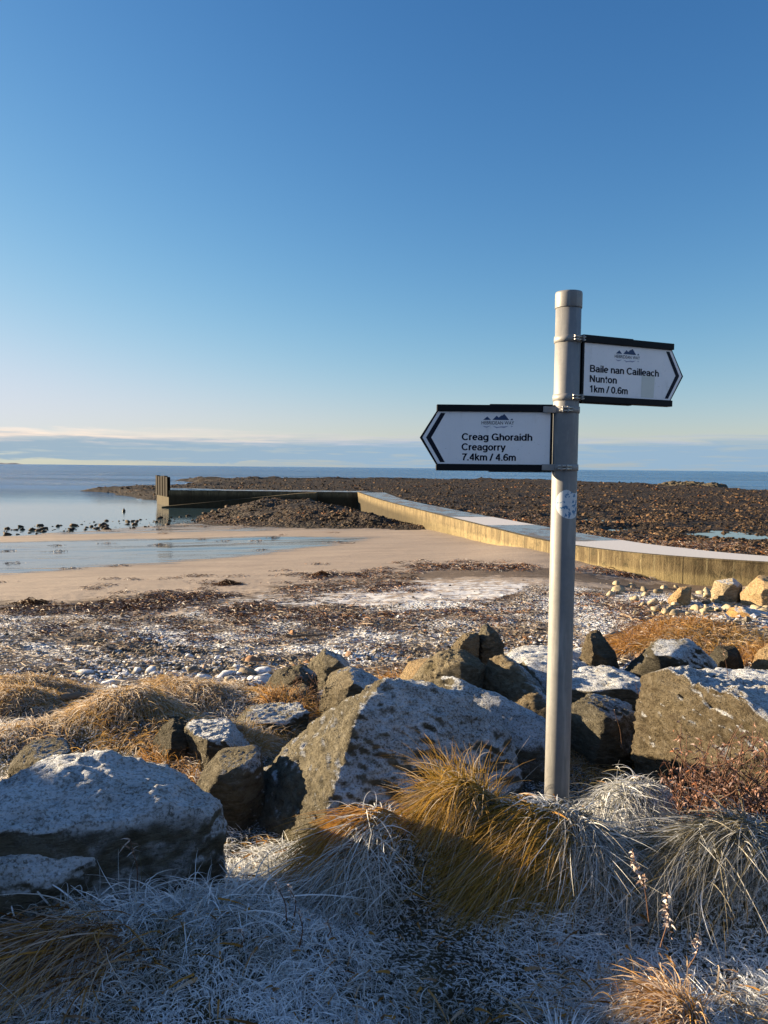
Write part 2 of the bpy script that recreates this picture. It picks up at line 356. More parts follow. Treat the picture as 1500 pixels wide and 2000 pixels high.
# ------------------------------------------------------------------ sea
def m_sea():
    m, nt, b = mat_new("sea water"); P = wpos(nt)
    dist = add(nt, 'ShaderNodeVectorMath', {0: P}, operation='LENGTH').outputs['Value']
    chop = noise(nt, mapping(nt, P, (.55, 1.3, 1), (0, 0, .1)), .9, 6, .62)
    swell = noise(nt, mapping(nt, P, (.02, .16, 1), (0, 0, .05)), .6, 4, .5)
    band = sstep(nt, noise(nt, mapping(nt, P, (.0035, .022, 1)), 1.0, 5, .6), .40, .60)
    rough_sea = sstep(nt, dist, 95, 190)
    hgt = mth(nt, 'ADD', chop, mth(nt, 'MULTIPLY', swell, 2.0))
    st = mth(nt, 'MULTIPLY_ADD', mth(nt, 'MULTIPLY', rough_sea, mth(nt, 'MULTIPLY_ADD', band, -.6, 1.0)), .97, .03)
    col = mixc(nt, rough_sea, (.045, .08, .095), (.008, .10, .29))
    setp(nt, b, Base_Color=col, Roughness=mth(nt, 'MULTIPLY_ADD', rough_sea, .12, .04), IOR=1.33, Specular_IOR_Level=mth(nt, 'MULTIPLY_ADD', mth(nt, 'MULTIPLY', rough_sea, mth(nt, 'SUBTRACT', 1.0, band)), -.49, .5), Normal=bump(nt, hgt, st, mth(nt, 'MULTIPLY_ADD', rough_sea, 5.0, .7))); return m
ths = np.concatenate([np.radians(np.arange(-34, 34.1, 1)), np.radians(np.arange(40, 322, 6))]); rs = np.concatenate([np.geomspace(14, 400, 60), np.geomspace(430, 70000, 40)])
Xs = (rs[:, None]*np.sin(ths)).ravel(); Ys = (rs[:, None]*np.cos(ths)).ravel(); n_ = len(ths)
a_, b_ = np.meshgrid(np.arange(len(rs)-1), np.arange(n_), indexing='ij'); b2_ = (b_+1) % n_
Fs = np.stack([a_*n_+b_, (a_+1)*n_+b_, (a_+1)*n_+b2_, a_*n_+b2_], -1).reshape(-1, 4)
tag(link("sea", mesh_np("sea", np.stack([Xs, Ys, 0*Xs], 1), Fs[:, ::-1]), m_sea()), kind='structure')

def m_pool():
    m, nt, b = mat_new("pool water"); setp(nt, b, Base_Color=(.03, .045, .05), Roughness=.05, IOR=1.33); return m
M_POOL = m_pool()
for qx, qy, ra, rb, qz in POOLS:
    a = np.linspace(0, 2*np.pi, 41)[:-1]; rr_ = 1+.18*np.sin(3*a+qx)+.12*np.sin(5*a+qy)
    Vp_ = np.vstack([[[qx, qy, qz-.16]], np.c_[qx+1.5*ra*rr_*np.cos(a), qy+1.9*rb*rr_*np.sin(a), 0*a+qz-.16]]); Fp_ = np.array([(0, 1+k, 1+(k+1) % 40) for k in range(40)])
    tag(link("tide_pool", mesh_np("tide_pool", Vp_, Fp_), M_POOL), kind='structure')
# ------------------------------------------------------------------ shapes made in bmesh
def bx(bm, c, s, M=None, bev=0.0):
    r = bmesh.ops.create_cube(bm, size=1); vs = r['verts']
    for v in vs: v.co = Vector((v.co.x*s[0], v.co.y*s[1], v.co.z*s[2]))
    if bev:
        es = list({e for v in vs for e in v.link_edges}); g = bmesh.ops.bevel(bm, geom=es, offset=bev, segments=2, affect='EDGES', profile=.6)
        vs = list({v for f in g['faces'] for v in f.verts} | {v for v in vs if v.is_valid})
    for v in vs:
        v.co = v.co+Vector(c)
        if M is not None: v.co = M @ v.co
    return vs
def cyl(bm, p0, p1, r0, r1=None, seg=32, cap=True):
    p0, p1 = Vector(p0), Vector(p1); r1 = r0 if r1 is None else r1
    q = (p1-p0).to_track_quat('Z', 'Y'); rings = []
    for p, r in ((p0, r0), (p1, r1)):
        rings.append([bm.verts.new(p+q @ Vector((math.cos(2*math.pi*k/seg)*r, math.sin(2*math.pi*k/seg)*r, 0))) for k in range(seg)])
    for k in range(seg):
        f = bm.faces.new((rings[0][k], rings[0][(k+1) % seg], rings[1][(k+1) % seg], rings[1][k])); f.smooth = True
    if cap:
        bm.faces.new(rings[0][::-1]); bm.faces.new(rings[1])
def lathe(bm, prof, seg=48, c=(0, 0, 0)):
    rings = [[bm.verts.new((c[0]+r*math.cos(2*math.pi*k/seg), c[1]+r*math.sin(2*math.pi*k/seg), c[2]+z)) for k in range(seg)] for r, z in prof]
    for a, b in zip(rings, rings[1:]):
        for k in range(seg): bm.faces.new((a[k], a[(k+1) % seg], b[(k+1) % seg], b[k])).smooth = True
    bm.faces.new(rings[0][::-1]); bm.faces.new(rings[-1])
def prism(bm, pts, y0, y1, M=None):      # outline in x, z pushed through in y
    a = [bm.verts.new((p[0], y0, p[1])) for p in pts]; b = [bm.verts.new((p[0], y1, p[1])) for p in pts]
    n = len(pts); fs = [bm.faces.new(a), bm.faces.new(b[::-1])]
    for k in range(n): fs.append(bm.faces.new((a[k], b[k], b[(k+1) % n], a[(k+1) % n])))
    bmesh.ops.recalc_face_normals(bm, faces=fs)
    if M is not None:
        for v in a+b: v.co = M @ v.co
def fin(bm, name, mat, parent=None):
    me = bpy.data.meshes.new(name); bm.normal_update(); bm.to_mesh(me); bm.free(); return link(name, me, mat, parent)

# ------------------------------------------------------------------ concrete pier
def m_concrete():
    m, nt, b = mat_new("stained concrete"); P = wpos(nt); N = add(nt, 'ShaderNodeNewGeometry').outputs['Normal']
    up = add(nt, 'ShaderNodeSeparateXYZ', {0: N}).outputs[2]; s = add(nt, 'ShaderNodeSeparateXYZ', {0: P})
    n = noise(nt, P, 1.6, 7, .65); nv = noise(nt, mapping(nt, P, (3, 3, .35)), 1.0, 6, .7)
    c = ramp(nt, n, [(.3, (.098, .076, .042)), (.55, (.155, .120, .064)), (.75, (.21, .165, .092))])
    c = mixc(nt, mth(nt, 'MULTIPLY', sstep(nt, nv, .46, .60), .8), c, (.066, .049, .026)); c = mixc(nt, mth(nt, 'MULTIPLY', sstep(nt, noise(nt, mapping(nt, P, (9, 9, .5)), 1.0, 4, .7), .56, .66), .5), c, (.30, .26, .15))
    low = sstep(nt, mth(nt, 'MULTIPLY_ADD', nv, .5, s.outputs[2]), 2.05, 1.45)
    farw = sstep(nt, s.outputs[1], 30, 60)
    c = mixc(nt, mth(nt, 'MULTIPLY', low, mth(nt, 'MULTIPLY', farw, .85)), c, (.022, .017, .008))
    c = mixc(nt, mth(nt, 'MULTIPLY', sstep(nt, mth(nt, 'MULTIPLY_ADD', nv, .25, s.outputs[2]), 1.72, 1.5), mth(nt, 'SUBTRACT', .55, mth(nt, 'MULTIPLY', farw, .55))), c, (.27, .22, .11))
    bn = noise(nt, P, 22, 5, .7); r_, g_, b_ = attr(nt)
    jt = mth(nt, 'ABSOLUTE', mth(nt, 'SUBTRACT', mth(nt, 'FRACT', mth(nt, 'DIVIDE', r_, 3.7)), .5))
    jl = mth(nt, 'MULTIPLY', sstep(nt, mth(nt, 'MULTIPLY_ADD', bn, .006, jt), .011, .007), sstep(nt, r_, .01, .05))
    c = mixc(nt, mth(nt, 'MULTIPLY', jl, .8), c, (.03, .025, .015))
    c = mixc(nt, mth(nt, 'MULTIPLY', sstep(nt, noise(nt, P, 3.5, 7, .75), .52, .64), .7), c, (.045, .040, .022))
    setp(nt, b, Base_Color=c, Roughness=.85, Specular_IOR_Level=.2, Normal=bump(nt, mth(nt, 'ADD', bn, mth(nt, 'MULTIPLY', nv, 1.2)), .7, .03)); return m
def m_deck():
    m, nt, b = mat_new("frosted concrete deck"); P = wpos(nt); s = add(nt, 'ShaderNodeSeparateXYZ', {0: P})
    n = noise(nt, mapping(nt, P, (1, .6, 1)), .9, 6, .65)
    r, g, bl = attr(nt)
    c = ramp(nt, n, [(.3, (.085, .085, .085)), (.7, (.15, .145, .14))])
    f = sstep(nt, mth(nt, 'ADD', mth(nt, 'MULTIPLY', n, .5), r), .62, .80)
    f2 = mth(nt, 'MULTIPLY', sstep(nt, noise(nt, mapping(nt, P, (.9, 2.2, 1)), 4, 6, .75), .48, .62), .22)
    c = mixc(nt, mth(nt, 'ADD', f, f2, clamp=True), c, (.52, .51, .51))
    icy = mth(nt, 'MULTIPLY', sstep(nt, n, .42, .52), mth(nt, 'SUBTRACT', 1.0, f))
    setp(nt, b, Base_Color=c, Roughness=mth(nt, 'MULTIPLY_ADD', icy, -.42, .65), Normal=bump(nt, noise(nt, P, 12, 4), .25, .02)); return m
M_CONC, M_DECK = m_concrete(), m_deck()
def resample(P, step):
    out = [P[0]]
    for A, B in zip(P, P[1:]):
        n = max(1, int(np.hypot(*(B-A))/step)); out += [A+(B-A)*(k+1)/n for k in range(n)]
    return np.array(out)
def smooth_line(P, it=2):
    for _ in range(it):
        Q = [P[0]]
        for A, B in zip(P, P[1:]): Q += [A*.75+B*.25, A*.25+B*.75]
        P = np.array(Q+[P[-1]])
    return P
END = np.array([-25.3, 90.6])
pier = empty("concrete_pier", (0, 0, 0), "long low concrete pier bending across the beach and out into the water", "pier")
front = resample(smooth_line(PIER_F), 1.2); 
tan = np.gradient(front, axis=0); tan /= np.linalg.norm(tan, axis=1)[:, None]; nor = np.stack([tan[:, 1], -tan[:, 0]], 1)
wd = np.interp(front[:, 1], [20, 24, 26, 30, 50, 70, 92], [1.5, 2.3, 3.4, 3.6, 2.8, 2.5, 3.4])[:, None]
back = front+nor*wd
def strip_wall(name, A, z0, z1, th, mat):
    # wall with thickness th behind the line A
    t = np.gradient(A, axis=0); t /= np.linalg.norm(t, axis=1)[:, None]; nn = np.stack([t[:, 1], -t[:, 0]], 1); n = len(A)
    B = A+nn*th; Vv = np.vstack([np.c_[A, np.full(n, z0)], np.c_[A, np.full(n, z1)], np.c_[B, np.full(n, z1)], np.c_[B, np.full(n, z0)]])
    Fv = []
    for k in range(n-1):
        for a in range(4):
            b = (a+1) % 4; Fv.append((a*n+k, a*n+k+1, b*n+k+1, b*n+k))
    Fv += [(0, n, 2*n, 3*n), (n-1, 4*n-1, 3*n-1, 2*n-1)]
    u_ = np.r_[0, np.cumsum(np.hypot(*np.diff(A, axis=0).T))]; u_ = np.tile(u_, 4)
    return link(name, mesh_np(name, Vv, np.array(Fv), np.stack([u_, u_, u_], 1), smooth_sh=False), mat, pier)
strip_wall("wall", front, -1.0, DECK_Z, .35, M_CONC)
strip_wall("coping", front-nor*.012, DECK_Z+.003, DECK_Z+.045, .30, M_CONC)
ai = front+nor*.352; fro = np.zeros(len(ai))
n = len(ai); Yd = ai[:, 1]
frost_run = .75*smooth(Yd, 31.5, 30.2)+.75*smooth(Yd, 37.5, 39.5)*smooth(Yd, 47, 44.5)
rows = [ai+(back-ai)*t for t in np.linspace(0, 1, 6)]
Vd = np.vstack([np.c_[q, np.full(n, DECK_Z+.02)] for q in rows]+[np.c_[back, np.full(n, -.5)]])
Fd = np.array([(r*n+k, r*n+k+1, (r+1)*n+k+1, (r+1)*n+k) for r in range(6) for k in range(n-1)])
cd = np.tile(frost_run, 7)
link("deck", mesh_np("deck", Vd, Fd, np.stack([cd, cd, cd], 1), smooth_sh=False), M_DECK, pier)
# outer arm, running left out into the water to a wide skewed head
A = PIER_F[-1]; HEAD = [(-3.25, 89.0), (-26.2, 90.2), (-29.9, 97.6), (-24, 97.2), (-20, 93.6), (-1.2, 93.2)]
def slab(name, P, z0, z1, mat):
    bm = bmesh.new(); a = [bm.verts.new((x, y, z0)) for x, y in P]; b = [bm.verts.new((x, y, z1)) for x, y in P]; bm.faces.new(a); bm.faces.new(b)
    for k in range(len(P)): bm.faces.new((a[k], a[(k+1) % len(P)], b[(k+1) % len(P)], b[k]))
    bmesh.ops.recalc_face_normals(bm, faces=bm.faces); return fin(bm, name, mat, pier)
slab("wall", HEAD, -1.2, DECK_Z-.006, M_CONC)
slab("deck", [(-2.9, 89.03), (-26.0, 90.24), (-29.6, 97.45), (-24, 97.0), (-20, 93.5), (-1.6, 93.1)], DECK_Z-.004, DECK_Z+.05, M_DECK)
bm = bmesh.new(); Vp = []
for (u, z) in ((-8.0, DECK_Z-.02), (-10.0, DECK_Z-.12), (-26.4, .12), (-26.4, -1.2), (-8.0, -1.2)):
    yb = 89.0+(-3.25-u)/22.95*1.2-.004; Vp.append((u, yb, z))
a = [bm.verts.new(p) for p in Vp]; b = [bm.verts.new((p[0], p[1]-2.2, p[2])) for p in Vp]; bm.faces.new(a); bm.faces.new(b)
for k in range(5): bm.faces.new((a[k], a[(k+1) % 5], b[(k+1) % 5], b[k]))
bmesh.ops.recalc_face_normals(bm, faces=bm.faces); fin(bm, "slipway", M_CONC, pier)
def m_rust():
    m, nt, b = mat_new("rusted steel pile"); P = wpos(nt); n = noise(nt, P, 3, 6, .7)
    setp(nt, b, Base_Color=ramp(nt, n, [(.3, (.004, .003, .0025)), (.65, (.009, .006, .004)), (.85, (.03, .018, .011))]), Roughness=.8, Specular_IOR_Level=.08, Normal=bump(nt, n, .5, .02)); return m
M_RUST = m_rust()
hd = np.array([-29.9+26.2, 97.6-90.2]); hl = np.hypot(*hd); ha = math.atan2(hd[1], hd[0])
for k in range(5):
    c_ = np.array([-26.2, 90.2])+hd*(.075+.21*k); bm = bmesh.new(); MM = Matrix.Translation((c_[0]-.03, c_[1], 0)) @ Matrix.Rotation(ha, 4, 'Z')
    ht = 1.62+.05*((k*2) % 3)
    bx(bm, (0, .12, DECK_Z+ht/2-.4), (1.18, .05, ht+.8), MM, .01); bx(bm, (-.58, -.06, DECK_Z+ht/2-.4), (.05, .36, ht+.8), MM, .01); bx(bm, (.58, -.06, DECK_Z+ht/2-.4), (.05, .36, ht+.8), MM, .01)
    fin(bm, "post", M_RUST, pier)
# ------------------------------------------------------------------ signpost
def m_galv(name="galvanised steel", base=(.215, .215, .215)):
    m, nt, b = mat_new(name); P = opos(nt)
    v = add(nt, 'ShaderNodeTexVoronoi', {'Vector': P, 'Scale': 90.0}); n = noise(nt, P, 14, 6, .65); n2 = noise(nt, mapping(nt, P, (30, 30, 3)), 1, 5, .6)
    c = mixc(nt, n, tuple(x*.75 for x in base), tuple(x*1.2 for x in base)); c = mixc(nt, mth(nt, 'MULTIPLY', v.outputs['Color'], .34), c, (.14, .15, .17))
    c = mixc(nt, mth(nt, 'MULTIPLY', sstep(nt, n2, .52, .68), .6), c, (.34, .34, .33))
    setp(nt, b, Base_Color=c, Metallic=.12, Roughness=mth(nt, 'MULTIPLY_ADD', n, .2, .45), Normal=bump(nt, n, .12, .004)); return m
def m_plain(name, col, rough=.5, metal=0.0, nz=0.0, sc_=30):
    m, nt, b = mat_new(name); c = col
    if nz:
        n = noise(nt, opos(nt), sc_, 5, .65); c = mixc(nt, n, tuple(x*(1-nz) for x in col), tuple(min(1, x*(1+nz)) for x in col))
        setp(nt, b, Normal=bump(nt, n, .15, .003))
    setp(nt, b, Base_Color=c, Roughness=rough, Metallic=metal, Specular_IOR_Level=.15 if max(col) < .05 else .5); return m
M_GALV = m_galv(); M_CLAMP = m_galv("bright clamp steel", (.27, .265, .26)); M_BOLT = m_plain("zinc bolt", (.5, .47, .42), .3, .7, .2, 60)
M_BLACK = m_plain("black coated aluminium", (.006, .007, .010), .5, 0, .3); M_NAVY = m_plain("dark navy vinyl", (.006, .009, .022), .45)
M_BLUE = m_plain("blue logo vinyl", (.012, .045, .13), .5); M_PALE = m_plain("pale lilac logo vinyl", (.34, .36, .48), .5)
def m_face():
    m, nt, b = mat_new("white reflective sheeting"); P = opos(nt); n = noise(nt, P, 9, 5, .6)
    v = add(nt, 'ShaderNodeTexWave', {'Vector': P, 'Scale': 60.0, 'Distortion': .5}, wave_type='BANDS')
    c = mixc(nt, n, (.78, .78, .80), (.86, .85, .87)); c = mixc(nt, mth(nt, 'MULTIPLY', v.outputs['Fac'], .05), c, (.6, .62, .68))
    dirt = mth(nt, 'MULTIPLY', sstep(nt, noise(nt, mapping(nt, P, (40, 40, 5)), 1.0, 6, .7), .50, .72), sstep(nt, noise(nt, P, 16, 5, .6), .42, .66))
    c = mixc(nt, mth(nt, 'MULTIPLY', dirt, .30), c, (.42, .42, .38)); c = mixc(nt, mth(nt, 'MULTIPLY', sstep(nt, noise(nt, P, 170, 2, .5), .70, .76), .5), c, (.30, .29, .25))
    setp(nt, b, Base_Color=c, Roughness=.35); return m
M_FACE = m_face()
M_TAPE = m_plain("weathered tape", (.60, .62, .58), .3, 0, .08)
PX = 2.7/F_PX                                    # metres a photo pixel at the post
top = at(1111.5, 571, 2.7); base = at(1087, 1552, 2.7)
post_x, post_y = float(top[0]+base[0])/2, 2.7; R_P = 24.3*PX
z_top = float(top[2]); z_g = gz(post_x, post_y)
post = empty("signpost", (post_x, post_y, z_g), "galvanised steel signpost with two white pointed signs standing in frosty grass", "signpost")
def loc(px, py): # height above the post's foot
    return float(at(px, py, post_y)[2])-z_g
bm = bmesh.new(); H = z_top-z_g
lathe(bm, [(R_P, -.35), (R_P, H*.25), (R_P, H*.5), (R_P, H*.75), (R_P, H-.05)]); fin(bm, "pole", M_GALV, post)
bm = bmesh.new(); lathe(bm, [(R_P*1.045, H-.058), (R_P*1.06, H-.056), (R_P*1.06, H-.008), (R_P*1.03, H-.001), (R_P*.85, H), (R_P*.3, H+.001)]); fin(bm, "pole_cap", m_galv("grey plastic cap", (.19, .19, .19)), post)
# round weathered sticker wrapped on the pole
def m_stick():
    m, nt, b = mat_new("weathered sticker"); P = opos(nt); n = noise(nt, P, 75, 3, .6); n2 = noise(nt, P, 22, 3)
    c = mixc(nt, sstep(nt, mth(nt, 'MULTIPLY_ADD', n2, .45, n), .76, .84), (.58, .62, .66), (.06, .19, .36)); setp(nt, b, Base_Color=c, Roughness=.5); return m
bm = bmesh.new(); zc = loc(1104, 982); rs_ = 30*PX; ang0 = math.radians(-72)
rings = []
for k in range(13):
    r = rs_*k/12
    rings.append([])
    for t in range(40):
        a = 2*math.pi*t/40; u = r*math.cos(a); v = r*math.sin(a)
        v = min(v, .75*rs_-.12*rs_*math.sin(u*90)); th = ang0+u/(R_P+.0006)
        rings[-1].append(bm.verts.new(((R_P+.0006)*math.cos(th), (R_P+.0006)*math.sin(th), zc+v)))
for a, b in zip(rings, rings[1:]):
    for t in range(40):
        try: bm.faces.new((a[t], a[(t+1) % 40], b[(t+1) % 40], b[t]))
        except Exception: pass
bmesh.ops.remove_doubles(bm, verts=bm.verts, dist=1e-6); bmesh.ops.recalc_face_normals(bm, faces=bm.faces)
fin(bm, "sticker", m_stick(), post)

def _arc(cx, cy, rx, ry, a0, a1, n=14):
    return [(cx+rx*math.cos(math.radians(a0+(a1-a0)*k/n)), cy+ry*math.sin(math.radians(a0+(a1-a0)*k/n))) for k in range(n+1)]
def _glyphs():                                   # plain grotesque letters as centre lines; cap height 1
    A = _arc; bowl = lambda cx: A(cx, .37, .21, .30, 0, 360, 22)
    arch = lambda x0, x1: [(x0, .40)]+A((x0+x1)/2, .43, (x1-x0)/2, .235, 180, 0, 10)+[(x1, 0)]
    return {
     'o': ([bowl(.29)], .60), 'c': ([A(.29, .37, .21, .30, 48, 312)], .54), 'e': ([[(.085, .385), (.50, .385)], A(.29, .37, .21, .30, 3, 312)], .58),
     'a': ([A(.265, .50, .175, .17, 165, 0, 9)+[(.44, .14), (.49, .0)], [(.44, .43), (.28, .39)]+A(.235, .225, .155, .155, 100, 270, 9)+A(.265, .245, .175, .175, 275, 355, 5)], .57),
     'd': ([bowl(.29), [(.505, 1), (.505, 0)]], .63), 'g': ([bowl(.29), [(.505, .735), (.505, .02)]+A(.295, -.0, .21, .205, 0, -145, 9)], .63),
     'h': ([[(.115, 0), (.115, 1)], arch(.115, .475)], .59), 'n': ([[(.115, 0), (.115, .735)], arch(.115, .475)], .59), 'm': ([[(.115, 0), (.115, .735)], arch(.115, .435), arch(.435, .755)], .87),
     'u': ([[(.475, .735), (.475, 0)], [(.115, .735)]+A(.295, .305, .18, .235, 180, 360, 10)], .59), 'r': ([[(.115, 0), (.115, .735)], [(.115, .38)]+A(.33, .42, .215, .25, 180, 88, 7)], .39),
     'i': ([[(.115, 0), (.115, .735)], [(.115, .86), (.115, 1)]], .23), 'l': ([[(.115, 0), (.115, 1)]], .23), 'k': ([[(.115, 0), (.115, 1)], [(.47, .735), (.12, .31)], [(.24, .42), (.50, 0)]], .56),
     't': ([[(.165, .93), (.165, .16)]+A(.255, .165, .09, .10, 180, 280, 5), [(.02, .665), (.31, .665)]], .34), 'y': ([[(.05, .735), (.275, .06)], [(.50, .735), (.24, -.08)]+A(.15, -.06, .10, .12, -20, -100, 4)], .55),
     'C': ([A(.405, .5, .315, .43, 40, 320, 20)], .76), 'G': ([A(.405, .5, .315, .43, 42, 332, 20), [(.43, .44), (.76, .44)], [(.70, .44), (.70, .0)]], .82),
     'B': ([[(.12, 0), (.12, 1)], [(.12, .925), (.38, .925)]+A(.38, .735, .19, .19, 90, -90, 8)+[(.12, .545)], [(.12, .53), (.41, .53)]+A(.41, .30, .20, .228, 90, -90, 8)+[(.12, .075)]], .72),
     'N': ([[(.12, 0), (.12, 1)], [(.12, .97), (.60, .03)], [(.60, 0), (.60, 1)]], .74), '7': ([[(.05, .915), (.50, .915), (.40, .72), (.27, .42), (.21, 0)]], .57), '4': ([[(.41, 0), (.41, 1)], [(.40, .95), (.07, .30)], [(.05, .28), (.54, .28)]], .58),
     '6': ([A(.29, .31, .205, .24, 0, 360, 20), [(.49, .77)]+A(.31, .72, .18, .20, 30, 100, 6)+A(.36, .45, .275, .46, 115, 195, 8)], .58), '0': ([A(.29, .49, .20, .42, 0, 360, 24)], .58), '1': ([[(.32, 0), (.32, 1)], [(.10, .71), (.33, .93)]], .57),
     '.': ([[(.13, 0), (.13, .15)]], .28), '/': ([[(.02, -.02), (.30, 1.02)]], .32), ' ': ([], .28)}
GLYPH = _glyphs()
def put_letters(parent, name, txt, x0, x1, zb, cap_h, mat, yf, hw=.086):
    V_, F_ = [], []; pen = 0; strokes = []
    for ch in txt:
        g, adv = GLYPH[ch]; strokes += [[(pen+x, z) for x, z in st] for st in g]; pen += adv
    allx = [x for st in strokes for x, _ in st]; mn, mx_ = min(allx)-hw, max(allx)+hw; sx = (x1-x0)/(mx_-mn)
    for q, st in enumerate(strokes):
        P = np.array(st, float); P = P[np.r_[True, np.hypot(*np.diff(P, axis=0).T) > 1e-4]]; closed = len(P) > 4 and np.hypot(*(P[0]-P[-1])) < 1e-6
        T = np.diff(P, axis=0); T /= np.linalg.norm(T, axis=1)[:, None]; b0 = len(V_)
        for k in range(len(P)):
            a = T[k-1] if k else (T[-1] if closed else T[0]); b = T[k] if k < len(T) else (T[0] if closed else T[-1])
            t = a+b; t /= np.linalg.norm(t)+1e-9; nrm = np.array([-t[1], t[0]]); m_ = hw/max(.5, abs(nrm @ np.array([-a[1], a[0]])))
            for sg in (1, -1):
                p = P[k]+sg*m_*nrm; V_.append((x0+(p[0]-mn)*sx, yf-.00002*(q % 6), zb+p[1]*cap_h))
        F_ += [(b0+2*k, b0+2*k+1, b0+2*k+3, b0+2*k+2) for k in range(len(P)-1)]
    return link(name, mesh_np(name, V_, np.array(F_), smooth_sh=False), mat, parent)
def text_mesh(txt, bold):
    cu = bpy.data.curves.new("t", 'FONT'); cu.body = txt; cu.size = 1; cu.offset = bold; cu.extrude = 0
    cu.resolution_u = 4
    o = bpy.data.objects.new("t", cu); COL.objects.link(o); dg = bpy.context.evaluated_depsgraph_get(); dg.update()
    me = bpy.data.meshes.new_from_object(o.evaluated_get(dg)); bpy.data.objects.remove(o); bpy.data.curves.remove(cu); return me
def put_text(parent, name, txt, x0, x1, zb, cap_h, mat, yf, bold=.012, scale_line=None):
    """lettering in the sign's own plane: x0..x1 wide, standing on zb"""
    me = text_mesh(txt, bold); co = np.zeros(len(me.vertices)*3); me.vertices.foreach_get('co', co); co = co.reshape(-1, 3)
    mn, mx_ = co[:, 0].min(), co[:, 0].max(); sx = (x1-x0)/(mx_-mn); sz = cap_h/.729
    out = np.stack([x0+(co[:, 0]-mn)*sx, np.full(len(co), yf), zb+co[:, 1]*sz], 1)
    me.vertices.foreach_set('co', out.ravel()); me.update(); me.name = name
    return link(name, me, mat, parent)
def sign(x_in, z0, s, yaw, lines, ex0, tape, label):
    """s = 1 points right, -1 left; local x in picture sense from the tray's post edge, z from its middle (photo pixels at the post)"""
    holder = empty("sign", (x_in, 0, z0)); holder.parent = post; holder['label'] = label; holder.rotation_euler = (0, 0, yaw)
    W, HB, HT, TIP = 224*PX, 50.5*PX, 63.5*PX, 32*PX
    O = lambda pts: [(s*x, z) for x, z in pts]
    bm = bmesh.new(); prism(bm, O([(0, -HT+.004), (W-6*PX, -HT+.004), (W+TIP, 0), (W-6*PX, HT-.004), (0, HT-.004)]), -.006, .004); fin(bm, "backing_tray", M_BLACK, holder)
    yf = -.0085
    def flat(name, loops, y, mat):
        bm = bmesh.new()
        for lp in loops: bm.faces.new([bm.verts.new((x, y, z)) for x, z in lp])
        bm.normal_update(); bmesh.ops.triangulate(bm, faces=bm.faces[:]); bm.normal_update()
        for f in bm.faces:
            if f.normal.y > 0: f.normal_flip()
        return fin(bm, name, mat, holder)
    bm = bmesh.new(); prism(bm, O([(3.5*PX, -HB), (W-3*PX, -HB), (W+TIP-5*PX, 0), (W-3*PX, HB), (3.5*PX, HB)]), yf, -.0055); fin(bm, "face", M_FACE, holder)
    y1 = yf-.0006
    C = O([(W-8*PX, HB-3*PX), (W+TIP-12*PX, 0), (W-8*PX, -HB+3*PX), (W-17*PX, -HB+3*PX), (W+TIP-22*PX, 0), (W-17*PX, HB-3*PX)])
    flat("chevron", [[C[0], C[1], C[4], C[5]], [C[1], C[2], C[3], C[4]]], y1, M_NAVY)
    for sg in (1, -1):
        bm = bmesh.new(); bx(bm, (s*(W-4*PX)/2, -.003, sg*(HB+6.9*PX)), (W+4*PX, .030, 12.6*PX), None, .002)
        bx(bm, (s*(W*.27), -.003, sg*(HB+14.2*PX)), (W*.54, .018, 1.8*PX)); fin(bm, "rail", M_BLACK, holder)
    bm = bmesh.new(); bx(bm, (s*1.2*PX, -.004, 0), (4.6*PX, .013, 2*HB+1*PX)); fin(bm, "end_strip", M_BLACK, holder)
    for (t, xa, xb), zb in zip(lines, (-4.5, -24, -43.6)): put_letters(holder, "lettering", t, xa*PX, xb*PX, zb*PX, 13.4*PX, M_NAVY, y1)
    E = lambda pl: [((ex0+x)*PX, (35+z)*PX) for x, z in pl]
    hills = [[(3, 0), (11, 6.5), (18, 0)], [(21, 0), (29, 8.2), (33, 4.8), (38, 8.8), (40, 8.8), (44, 11.6), (53.5, 0)], [(55.5, 0), (59, 3.3), (61, 0)]]
    flat("emblem_hills", [E(h) for h in hills], y1, M_BLUE)
    refl = [[(2, -11.6), (6, -14), (10, -15), (13, -13.8), (18, -11), (10, -12.6)], [(21, -11), (26, -13.8), (29, -16), (34, -14.5), (39, -14.3), (44, -15.2), (53, -11.2), (44, -12), (38, -12.2), (30, -13.4)], [(56, -11.6), (59, -13.6), (61, -11.6)]]
    flat("emblem_reflection", [E(h) for h in refl], y1, M_PALE)
    put_text(holder, "emblem_name", "HEBRIDEAN WAY", ex0*PX, (ex0+63)*PX, (35-8.6)*PX, 6.8*PX, M_NAVY, y1, .004)
    if tape: flat("tape_patch", [[(tape[0]*PX, -HB+3*PX), (tape[1]*PX, -HB+3*PX), ((tape[1]+2)*PX, -4*PX), (tape[0]*PX, -3*PX)]], y1+.0003, M_TAPE)
    for sg in (1, -1):
        cl = empty("clamp", (0, 0, z0+sg*(HB+5*PX))); cl.parent = post; hh = 6.2*PX
        bm = bmesh.new(); lathe(bm, [(R_P-.001, -hh), (R_P+.0030, -hh), (R_P+.0036, 0), (R_P+.0030, hh), (R_P-.001, hh)]); fin(bm, "strap", M_CLAMP, cl)
        cs = Matrix.Rotation(yaw, 4, 'Z'); yb = -R_P-.004
        bm = bmesh.new(); bx(bm, (s*(R_P+.012), -.021, 0), (.06, .005, 12*PX), cs, .001); bx(bm, (s*(R_P*.55), yb, 0), (.004, .026, 11*PX), cs); bx(bm, (s*(R_P*.15), yb+.002, 0), (.004, .02, 11*PX), cs); bx(bm, (s*(R_P*.80), (yb-.021)/2, 0), (.034, .004, 11*PX), cs @ Matrix.Rotation(s*.5, 4, 'Z')); fin(bm, "lug", M_CLAMP, cl)
